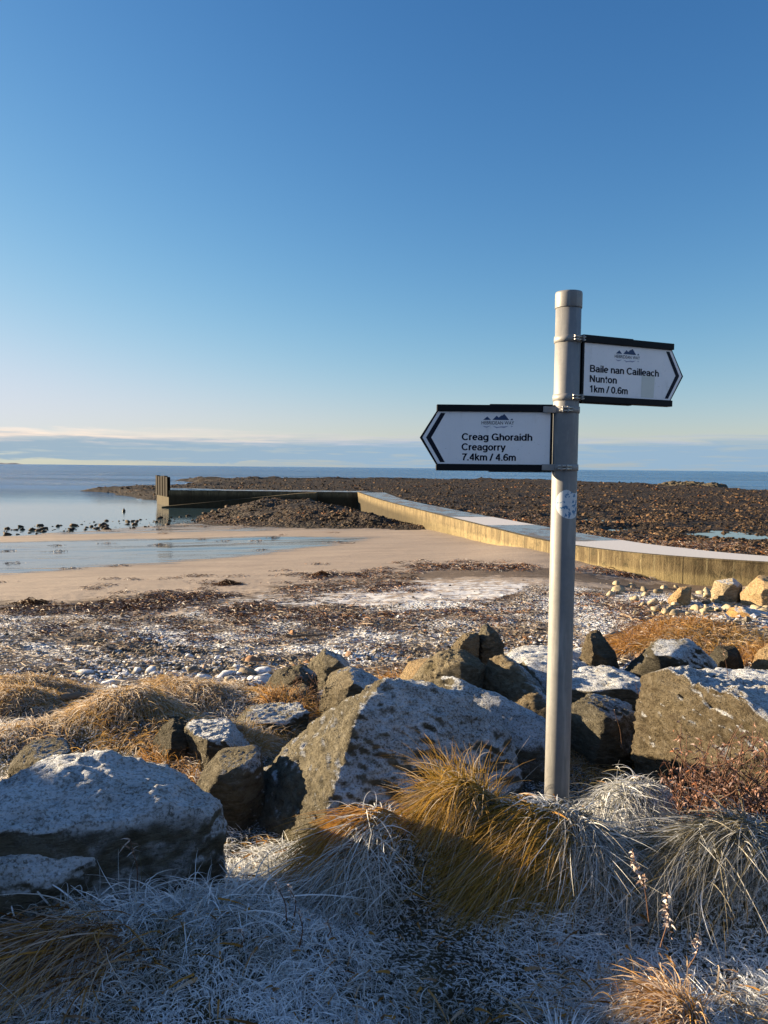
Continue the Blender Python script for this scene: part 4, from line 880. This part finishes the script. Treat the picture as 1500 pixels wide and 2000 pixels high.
tag(link("seaweed", mesh_np("seaweed", V_, F_, rcol(tt, m, n, RNG.random(n)**1.5, np.clip(RNG.normal(size=n)*.5, 0, 1))), M_WEED), "brown seaweed strewn in wrack lines over the sand and shingle", "seaweed", None, 'stuff')
for (px, py, sp_, lab) in ((442, 1142, .26, "dark heap of brown kelp lying alone on the pale sand"), (628, 1124, .22, "heap of kelp on the sand at the top of the wrack line"), (58, 1180, .26, "low mound of kelp at the left end of the wrack line")):
    p = land(px, py); V_, F_, tt, m, n = weed_strands(np.array([p[0]]), np.array([p[1]]), 420, .22, sp_); V_[:, 2] += .09*np.exp(-((V_[:, 0]-p[0])/sp_)**2-((V_[:, 1]-p[1])/sp_)**2)
    tag(link("kelp_heap", mesh_np("kelp_heap", V_-p.astype(np.float32), F_, rcol(tt, m, n, RNG.random(n)**1.5, np.zeros(n))), M_WEED), lab, "seaweed").location = p
# bleached straw and reed stalks on the shingle
xs, yv = sample(22000, 7.2, 20, 1.6); xs = xs[:]; ok = RNG.random(len(xs)) < np.clip(.35+1.2*fbm(p2(xs, yv, .6), 3, seed=88), 0, 1)*smooth(yv-shift_r(xs), 7.2, 8.4); xs, yv = xs[ok], yv[ok]; n = len(xs)
a = RNG.normal(size=n)*.6+.15; L = .10+.22*RNG.random(n)**2+.5*(RNG.random(n) < .03)
V_, F_, tt, m = ribbons(np.stack([xs, yv, terrain(xs, yv)+.03+.03*RNG.random(n)], 1), unit(np.stack([np.cos(a), np.sin(a), .10*RNG.normal(size=n)], 1)), L, .005+.006*RNG.random(n), .04*np.ones(n), 3, twist=1.0, taper=False)
tag(link("straw", mesh_np("straw", V_, F_, rcol(tt, m, n, RNG.random(n), RNG.random(n))), M_STRAW), "bleached straw and reed stalks scattered over the shingle", "straw", None, 'stuff')
# ------------------------------------------------------------------ frosted grass
G_FROST = m_ribbon("frosted turf grass", (.030, .032, .012), (.19, .155, .075), .95, .7, .25, (.20, .165, .09))
G_GREEN = m_ribbon("green and tawny grass", (.050, .048, .007), (.34, .21, .035), .7, .65, .30, (.46, .27, .06))
G_GOLD = m_ribbon("golden winter grass", (.17, .090, .022), (.40, .25, .075), .75, .65, .35, (.46, .30, .11))
G_RUST = m_ribbon("russet dead grass", (.11, .048, .012), (.42, .22, .05), .5, .65, .35, (.50, .28, .07))
def turf(n, y0, y1, half, L, wd, rnd_bias, frost_fn, length_fn, seed, lean=(-.25, -.35), power=1.3, mask=None, up=.75, cf=2.2):
    x, y = sample(n, y0, y1, power, half)
    if mask is not None:
        k = RNG.random(n) < mask(x, y); x, y = x[k], y[k]
    n = len(x); a = RNG.random(n)*6.283; sp = .35+.65*RNG.random(n)
    fx, fy = fbm(p2(x, y, cf), 3, seed=seed), fbm(p2(x, y, cf, 5.0), 3, seed=seed+1)        # combed this way and that
    d = unit(np.stack([np.cos(a)*sp+lean[0]+1.3*fx, np.sin(a)*sp+lean[1]+1.3*fy, up+.4*RNG.random(n)], 1))
    Ln = L*(.45+.9*RNG.random(n))*length_fn(x, y); fr = np.clip(frost_fn(x, y)+.25*RNG.normal(size=n), 0, 1)
    V_, F_, tt, m = ribbons(np.stack([x, y, terrain(x, y)-.008], 1), d, Ln, wd*(.7+.6*RNG.random(n)), .35+.5*RNG.random(n), 5, twist=.9, curl=RNG.normal(size=(n, 3))*np.array([.25, .25, .05]))
    return V_, F_, rcol(tt, m, n, np.clip(rnd_bias+.3*RNG.normal(size=n), 0, 1), fr)
one = lambda x, y: np.ones_like(x)
fr_near = lambda x, y: np.clip(.98+1.2*fbm(p2(x, y, 1.7), 3, seed=130), .05, 1)
V_, F_, c_ = turf(150000, 1.35, 3.5, .95, .072, .0034, .42, fr_near, lambda x, y: np.clip(.95+1.0*fbm(p2(x, y, 1.9), 3, seed=131), .4, 1.8), 140, power=2.0)
tag(link("grass", mesh_np("grass", V_, F_, c_), G_FROST), "short frosted grass covering the bank in the foreground", "grass", None, 'stuff')
gold_l = lambda x, y: np.clip(.8+1.6*fbm(p2(x, y, 1.8), 3, seed=151), .22, 1.9)
def m_left(x, y): s_ = y-shift_r(x); return smooth(s_, 3.2, 4.0)*smooth(s_, 8.1+.6, 7.2)*np.clip(.75+1.2*fbm(p2(x, y, .9), 3, seed=152), .12, 1)
V_, F_, c_ = turf(145000, 3.3, 12, .90, .12, .0046, .60, lambda x, y: np.clip(.35+1.3*fbm(p2(x, y, 1.1), 3, seed=153), 0, 1), gold_l, 155, power=1.5, mask=m_left, cf=3.6, lean=(.15, -.25))
tag(link("meadow_grass", mesh_np("meadow_grass", V_, F_, c_), G_GOLD), "golden half-frosted grass between the boulders and along the bank edge", "grass", None, 'stuff')

def tussock(label, c, n, r, L, lean, droop, mat, frost=.4, rnd=.5, wd=.0035, group=None, spread=.40, up=.5, name="grass_tussock", stretch=(1, 1), cat="tussock"):
    a = RNG.random(n)*6.283; rr = r*np.sqrt(RNG.random(n)); ox = np.cos(a)*rr*stretch[0]; oy = np.sin(a)*rr*stretch[1]; x = c[0]+ox; y = c[1]+oy
    z = terrain(x, y)-.012 if len(c) < 3 else np.full(n, c[2])+RNG.normal(size=n)*.02
    z = np.minimum(z, gz(c[0], c[1])+.12)
    d = unit(np.stack([ox/r*spread+lean[0]+.22*RNG.normal(size=n), oy/r*spread+lean[1]+.22*RNG.normal(size=n), up+.3*RNG.random(n)], 1))
    Ln = L*(.5+.7*RNG.random(n)); fr = np.clip(frost+.28*RNG.normal(size=n), 0, 1)
    V_, F_, tt, m = ribbons(np.stack([x, y, z], 1), d, Ln, wd*(.7+.6*RNG.random(n)), droop*(.7+.6*RNG.random(n)), 7, twist=.7, curl=RNG.normal(size=(n, 3))*.10)
    base = np.array([c[0], c[1], gz(c[0], c[1])]); o = link(name, mesh_np(name, V_-base.astype(np.float32), F_, rcol(tt, m, n, np.clip(rnd+.28*RNG.normal(size=n), 0, 1), fr)), mat); o.location = base
    return tag(o, label, cat, group)
def combed(label, P0, P1, n, width, L, flow, droop, mat, frost, rnd, wd=.0040, jitter=.20, name="grass_tussock", lift=.0, wave=1.0):
    """a tussock combed over by the wind: blades rooted along a crest all stream the same way and hang down the bank"""
    t = RNG.random(n); P0, P1 = np.array(P0), np.array(P1); x = P0[0]+(P1[0]-P0[0])*t+RNG.normal(size=n)*width; y = P0[1]+(P1[1]-P0[1])*t+RNG.normal(size=n)*width*.7
    z = terrain(x, y)-.015+lift*RNG.random(n)
    tuft = fbm(p2(x, y, 14.0, 3.0), 2, seed=int(1000*abs(P0[0]))+7)                  # locks that clump and part
    d = unit(np.stack([flow[0]+jitter*RNG.normal(size=n)+.55*tuft, flow[1]+jitter*RNG.normal(size=n), flow[2]+jitter*.8*RNG.normal(size=n)+.25*np.abs(tuft)], 1))
    Ln = L*(.35+.85*RNG.random(n)); fr = np.clip(frost+.3*RNG.normal(size=n), 0, 1)
    V_, F_, tt, m = ribbons(np.stack([x, y, z], 1), d, Ln, wd*(.5+RNG.random(n)), droop*(.6+.8*RNG.random(n)), 7, twist=.8, curl=RNG.normal(size=(n, 3))*np.array([.30, .26, .14])*wave)
    g = np.maximum(V_[:, 2], terrain(V_[:, 0], V_[:, 1])+.004); V_[:, 2] = np.where(tt > .15, g, V_[:, 2])   # lie on the turf, not in it
    base = np.array([(P0[0]+P1[0])/2, (P0[1]+P1[1])/2, 0]); base[2] = gz(base[0], base[1])
    o = link(name, mesh_np(name, V_-base.astype(np.float32), F_, rcol(tt, m, n, np.clip(rnd+.42*RNG.normal(size=n)+.5*tuft, 0, 1), fr)), mat); o.location = base
    return tag(o, label, "tussock")
combed("orange sunlit tussock combed over to the left below the pointed boulder", (.16, 2.74), (-.12, 2.62), 2600, .05, .26, (-.85, -.35, .25), .70, G_RUST, -.3, .80, .0034, .17, wave=.5)
combed("drooping frost-grey tussock below the orange tussock and the pointed boulder", (-.04, 2.52), (-.28, 2.50), 3000, .08, .22, (-.45, -.45, .40), .80, G_FROST, .50, .55, .0034, .42)
combed("tall green and gold tussock leaning against the right side of the pointed boulder", (.28, 2.88), (.42, 2.92), 1700, .035, .45, (-.22, -.10, 1.15), .50, G_GREEN, -.1, .62, .0034, jitter=.17, wave=.5)
combed("olive tussock spilling leftwards between the post and the orange tussock", (.22, 2.76), (.46, 2.72), 2600, .06, .25, (-.75, -.45, .45), .80, G_GREEN, -.05, .42, .0034, .22, wave=.55)
combed("dark golden tussock draped over the mound at the foot of the signpost", (.40, 2.58), (.70, 2.52), 4000, .07, .23, (-.85, -.40, .15), .75, G_GREEN, -.12, .45, .0034, .20, wave=.55)
combed("frost-edged grass hanging down the right side of the signpost mound", (.70, 2.56), (.86, 2.56), 2200, .06, .19, (-.05, -.50, .40), .85, G_FROST, .40, .5, .0034, .45)
tussock("small sunlit yellow tuft between the rocks just right of the signpost", (.86, 3.30), 700, .12, .22, (0, -.1), .7, G_GREEN, .05, .85)
combed("frosted humped tussock right of the signpost below the angular boulder", (.84, 3.02), (1.26, 3.0), 3400, .09, .20, (.05, -.55, .30), .9, G_FROST, .50, .4, .0034, .42)
combed("whitened tussock next to the signpost's foot on its right", (.82, 2.76), (1.12, 2.74), 3200, .10, .16, (-.15, -.45, .30), .9, G_FROST, .80, .55, .0036, .45)
combed("dark green tussock flowing to the left below the red-brown dead shrub", (1.0, 2.50), (1.45, 2.48), 4200, .09, .24, (-.80, -.35, .30), .8, G_FROST, .22, .35, .0034, .40)
tussock("lone orange-tipped tuft in the frosted grass at the lower right", (.80, 1.90), 460, .05, .22, (-.55, -.1), .75, G_RUST, .40, .75, spread=.6, up=.7)
tussock("pale frosted tuft at the bottom of the picture below the signpost", (.46, 1.80), 380, .05, .20, (-.1, -.1), .75, G_FROST, .9, .7, spread=.8, up=.8)
combed("long-bladed brown tussock at the lower left in front of the frosted boulder", (-.72, 2.05), (-1.10, 2.0), 2200, .09, .30, (-.65, -.45, .35), .85, G_RUST, .25, .25)
combed("frosted wispy tussock directly in front of the broad low boulder", (-.42, 2.36), (-.98, 2.26), 2600, .10, .30, (-.15, -.35, .70), .8, G_FROST, .8, .6, jitter=.45)
combed("dark sprawling tussock at the bottom left corner", (-.8, 1.74), (-1.2, 1.74), 1500, .09, .24, (-.4, -.4, .5), .85, G_FROST, .25, .3, jitter=.35)
tussock("wispy frosted grass in the gap between the two largest boulders on the left", (-.36, 2.80), 500, .12, .26, (-.05, -.2), .8, G_FROST, .5, .5)
combed("frosted grass blades on top of the pointed boulder's right shoulder", (.44, 3.50), (.58, 3.46), 420, .04, .40, (-.35, -.10, 1.2), .5, G_GREEN, .7, .7)
# golden tussocks along the far edge of the bank
for k, b_ in enumerate(BUMPS[7:47]):
    tussock("golden tussock bent over in the wind among others along the bank edge", (b_[0], b_[1]), 560, .30, .15+.09*RNG.random(), (.5*RNG.normal(), -.35), .9, G_GOLD, .50*RNG.random(), .35+.4*RNG.random(), .0048, "golden tussocks along the bank edge on the left", stretch=(1.2, .8))
for (px, py, lab) in ((565, 1365, "orange grass tuft beside the pale lit rock"), (610, 1330, "dry yellow grass behind the dark upright rock"), (330, 1475, "orange tuft in front of the black rock on the left"), (385, 1520, "small orange tuft beside the wedged rock"), (790, 1330, "straw-coloured tuft left of the domed rock"), (545, 1400, "dry orange grass at the foot of the pale lit rock"), (668, 1392, "tawny tuft at the foot of the cleft rock"), (470, 1450, "tawny tuft at the left end of the low long rock"), (640, 1318, "yellow tuft below the grey pointed rock"), (905, 1335, "reddish grass between the domed rock and the upright rock"), (1160, 1480, "low yellow-green tuft in the hollow behind the signpost")):
    p = land(px, py+8); tussock(lab, (p[0], p[1]), 420, .035*p[1], .045*p[1], (.1, -.1), .6, G_RUST if 'red' in lab or 'orange' in lab else G_GOLD, .05, .6, .0008*p[1])
for (px, py, n, r, L, mt, lab) in ((1290, 1245, 2200, .7, .42, G_RUST, "russet upright grass on the mound behind the dark humped boulder"), (1390, 1262, 2400, .6, .40, G_GOLD, "bright yellow grass draped over the mound on the right"), (1470, 1290, 1600, .4, .42, G_RUST, "orange grass beside the pinkish rock at the right edge"), (1440, 1320, 900, .35, .26, G_FROST, "pale frosted tuft in front of the pinkish rock")):
    p = land(px, py); tussock(lab, (p[0], p[1]), n, r, L, (-.15, -.15), .8, mt, .05 if mt is not G_FROST else .8, .6, .008, stretch=(1.4, .8))

# broken litter lying among the blades: old leaves, snapped straw
x, y = sample(1300, 1.5, 3.3, 1.6, .64); n = len(x); a = RNG.random(n)*6.283
V_, F_, tt, m = ribbons(np.stack([x, y, terrain(x, y)+.012+.03*RNG.random(n)], 1), unit(np.stack([np.cos(a), np.sin(a), .25*RNG.normal(size=n)+.1], 1)), .02+.10*RNG.random(n)**3, .004+.008*RNG.random(n)**2, .2+.4*RNG.random(n), 3, twist=1.4)
tag(link("leaf_litter", mesh_np("leaf_litter", V_, F_, rcol(tt, m, n, RNG.random(n), np.clip(RNG.normal(size=n)*.5, 0, 1))), G_RUST), "dead leaves and snapped straw lying in the frosted grass", "leaf litter", None, 'stuff')

# ------------------------------------------------------------------ dead plants
M_STEM = m_plain("dead brown stem", (.09, .042, .022), .8, 0, .4, 60); M_LEAFD = m_ribbon("withered red leaf", (.075, .028, .014), (.26, .10, .045), .25, .8, .2); M_SEED = m_ribbon("frosted seed husk", (.14, .08, .05), (.36, .24, .17), .55, .8)
def tubes(paths, r0, r1, seg=5):
    V_, F_ = [], []
    for P in paths:
        b = len(V_); n = len(P)
        for k, p in enumerate(P):
            r = r0+(r1-r0)*k/(n-1); t = P[min(k+1, n-1)]-P[max(k-1, 0)]; q = Vector(t).to_track_quat('Z', 'Y')
            for s_ in range(seg): V_.append(np.array(p)+np.array(q @ Vector((math.cos(6.283*s_/seg)*r, math.sin(6.283*s_/seg)*r, 0))))
        for k in range(n-1):
            for s_ in range(seg): F_.append((b+k*seg+s_, b+k*seg+(s_+1) % seg, b+(k+1)*seg+(s_+1) % seg, b+(k+1)*seg+s_))
    return np.array(V_), np.array(F_)
def path(base, d, L, bend, n=8, wob=.02):
    P = [np.array(base, float)]; d = np.array(d, float); d /= np.linalg.norm(d)
    for k in range(n):
        d = d+np.array(bend)/n+RNG.normal(size=3)*wob; d /= np.linalg.norm(d); P.append(P[-1]+d*L/n)
    return P
def flakes(P, L, wd, up=.2):
    n = len(P); a = RNG.random(n)*6.283; d = unit(np.stack([np.cos(a), np.sin(a), up+.6*RNG.normal(size=n)], 1))
    V_, F_, tt, m = ribbons(np.array(P), d, L*(.6+.8*RNG.random(n)), np.full(n, wd), .4*np.ones(n), 3, twist=1.5); return V_, F_, rcol(tt, m, n, RNG.random(n), RNG.random(n))
def plant(name, label, cat, base, stems, r0, r1, leafpts, leafL, leafW, partname, mat, group=None):
    base = np.array(base); root = empty(name, base, label, cat, group); V_, F_ = tubes([[p-base for p in s_] for s_ in stems], r0, r1); link("stem", mesh_np("stem", V_, F_), M_STEM, root)
    if len(leafpts):
        V_, F_, c_ = flakes(np.array(leafpts)-base, leafL, leafW); link(partname, mesh_np(partname, V_, F_, c_), mat, root)
# red-brown dead shrub on the right
def shrub(label, base, n, H, W, leaf):
    stems, lv = [], []
    for k in range(n):
        a = RNG.random()*6.283; b0 = base+np.array([math.cos(a)*W*.25*RNG.random(), math.sin(a)*W*.25*RNG.random(), -.02]); d = (math.cos(a)*W*.9*RNG.random(), math.sin(a)*W*.6*RNG.random(), 1)
        P = path(b0, d, H*(.6+.5*RNG.random()), (0, 0, .2), 9, .09); stems.append(P)
        for q in range(3, 10):
            if RNG.random() < .75:
                S = path(P[q], (RNG.normal(), RNG.normal(), .9), H*.22*(.5+RNG.random()), (0, 0, .3), 4, .12); stems.append(S)
                for e in range(leaf): lv.append(S[RNG.integers(1, 5)]+RNG.normal(size=3)*.008)
            for e in range(leaf): lv.append(P[q]+RNG.normal(size=3)*.010)
    plant("dead_shrub", label, "shrub", base, stems, .0028, .0010, lv, .020, .007, "foliage", M_LEAFD)
def on(x, y): return np.array([x, y, gz(x, y)])
shrub("bushy red-brown dead shrub in front of the angular boulder on the right", on(1.28, 2.78), 44, .50, .50, 3)
shrub("red-brown dead shrub at the right edge, cut by the picture's border", on(1.56, 2.75), 36, .50, .50, 3)
shrub("small red dead plant between the domed rock and the upright rock", land(905, 1345)+np.array([0, -.1, 0]), 9, .42, .5, 1)
shrub("thin red dead stalks beside the triangular grey rock", land(955, 1290), 8, .9, .35, 1)
shrub("thin dark dead stalks standing by the frosted long rock left of the pointed boulder", land(610, 1400), 5, .4, .4, 1)
shrub("reddish dead stems on the grass mound at the right", land(1235, 1265), 14, .8, .7, 1)
# seed stalks standing in the foreground
def stalk(label, base, top, n_seed, L=.014, group=None, frac=.45):
    base = np.array(base); top = np.array(top); P = [base+(top-base)*t+np.array([.012*math.sin(t*5), 0, 0])*t for t in np.linspace(0, 1, 10)]
    sd_ = [base+(top-base)*(1-frac+frac*t)+RNG.normal(size=3)*.006*(1.15-t)+np.array([.012*math.sin((1-frac+frac*t)*5), 0, 0]) for t in RNG.random(n_seed)]
    plant("dead_stalk", label, "dead stalk", base, [P], .0022, .0010, sd_, L, .0055, "seed_head", M_SEED, group)
stalk("tallest frosted seed stalk at the lower right, leaning left", at(1268, 1800, 2.05), at(1243, 1662, 2.02), 90)
stalk("shorter seed stalk beside the tallest one at the lower right", at(1290, 1850, 1.98), at(1312, 1745, 1.98), 70, frac=.7)
stalk("little pale seed head on a short stalk at the lower right", at(1345, 1890, 1.95), at(1372, 1830, 1.95), 26, frac=.35)
stalk("bent orange grass stalk in front of the broad low boulder", at(268, 1740, 2.25), at(262, 1640, 2.25), 10, .03, frac=.3)
for k, (x0, y0, x1, y1) in enumerate(((560, 1800, 548, 1724), (575, 1790, 574, 1730), (585, 1850, 592, 1775), (640, 1830, 648, 1800), (470, 1850, 478, 1815))):
    stalk("thin dark stalk with a brown seed head in the frosted grass at lower left", at(x0, y0, 2.0), at(x1, y1, 2.0), 14, .010, "thin seed stalks in the frosted grass", .22)
for (x0, y0, x1, y1, Y_, lab) in ((1215, 1460, 1203, 1385, 4.0, "thin pale dead stalk in the hollow right of the signpost"), (1425, 1360, 1412, 1250, 4.6, "slender red stalk standing before the dark humped boulder"), (1255, 1420, 1245, 1330, 4.4, "slender brown stalk left of the angular boulder"), (78, 1480, 68, 1400, 4.6, "slender dark stalk in the golden grass at the far left")):
    stalk(lab, at(x0, y0, Y_), at(x1, y1, Y_), 3, .02, None, .3)
# driftwood and small floats
M_DRIFT = m_plain("silvered driftwood", (.16, .12, .085), .85, 0, .4, 25)
for (x0, y0, x1, y1, lab) in ((375, 1462, 470, 1440, "thin driftwood branch on the shingle near the golden grass"), (120, 1372, 330, 1362, "long bleached driftwood pole lying along the top of the grass bank"), (560, 1248, 640, 1242, "short dark driftwood stick on the shingle"), (1165, 1262, 1250, 1225, "brown driftwood log by the dark standing stone"), (1215, 1205, 1250, 1215, "curved driftwood branch on the stones right of the signpost")):
    a, b = land(x0, y0), land(x1, y1); V_, F_ = tubes([[a+(b-a)*t+np.array([0, 0, .04])+RNG.normal(size=3)*.015 for t in np.linspace(0, 1, 9)]], .03 if 'log' not in lab else .07, .018 if 'log' not in lab else .05, 8)
    o = link("driftwood", mesh_np("driftwood", V_-a, F_), M_DRIFT); o.location = a; tag(o, lab, "driftwood")
p = atz(242, 999, 0); bm = bmesh.new(); lathe(bm, [(.08, -.10), (.15, -.02), (.17, .07), (.14, .16), (.09, .24), (.05, .29), (.04, .36), (.02, .38)], 20)
o = fin(bm, "mooring_buoy", m_plain("dark buoy", (.02, .018, .018), .5)); o.location = p; tag(o, "small dark mooring buoy floating on the calm water left of the pier", "buoy")
# low island on the skyline
P_ = []; ic = np.array([-7150.0, 13800.0])
xs = np.linspace(-900, 700, 90); hz = np.clip(46*np.exp(-((xs+300)/420)**2)+20*np.exp(-((xs-250)/180)**2)+7*fbm(p2(xs, 0*xs, .006), 3, seed=400)-7, -4, 90)
Vi = np.vstack([np.c_[xs, 0*xs-120, 0*xs-5], np.c_[xs, 0*xs-40, hz*.7], np.c_[xs, 0*xs+60, hz], np.c_[xs, 0*xs+300, 0*xs-5]]); n = len(xs)
Fi = np.array([(r*n+k, r*n+k+1, (r+1)*n+k+1, (r+1)*n+k) for r in range(3) for k in range(n-1)])
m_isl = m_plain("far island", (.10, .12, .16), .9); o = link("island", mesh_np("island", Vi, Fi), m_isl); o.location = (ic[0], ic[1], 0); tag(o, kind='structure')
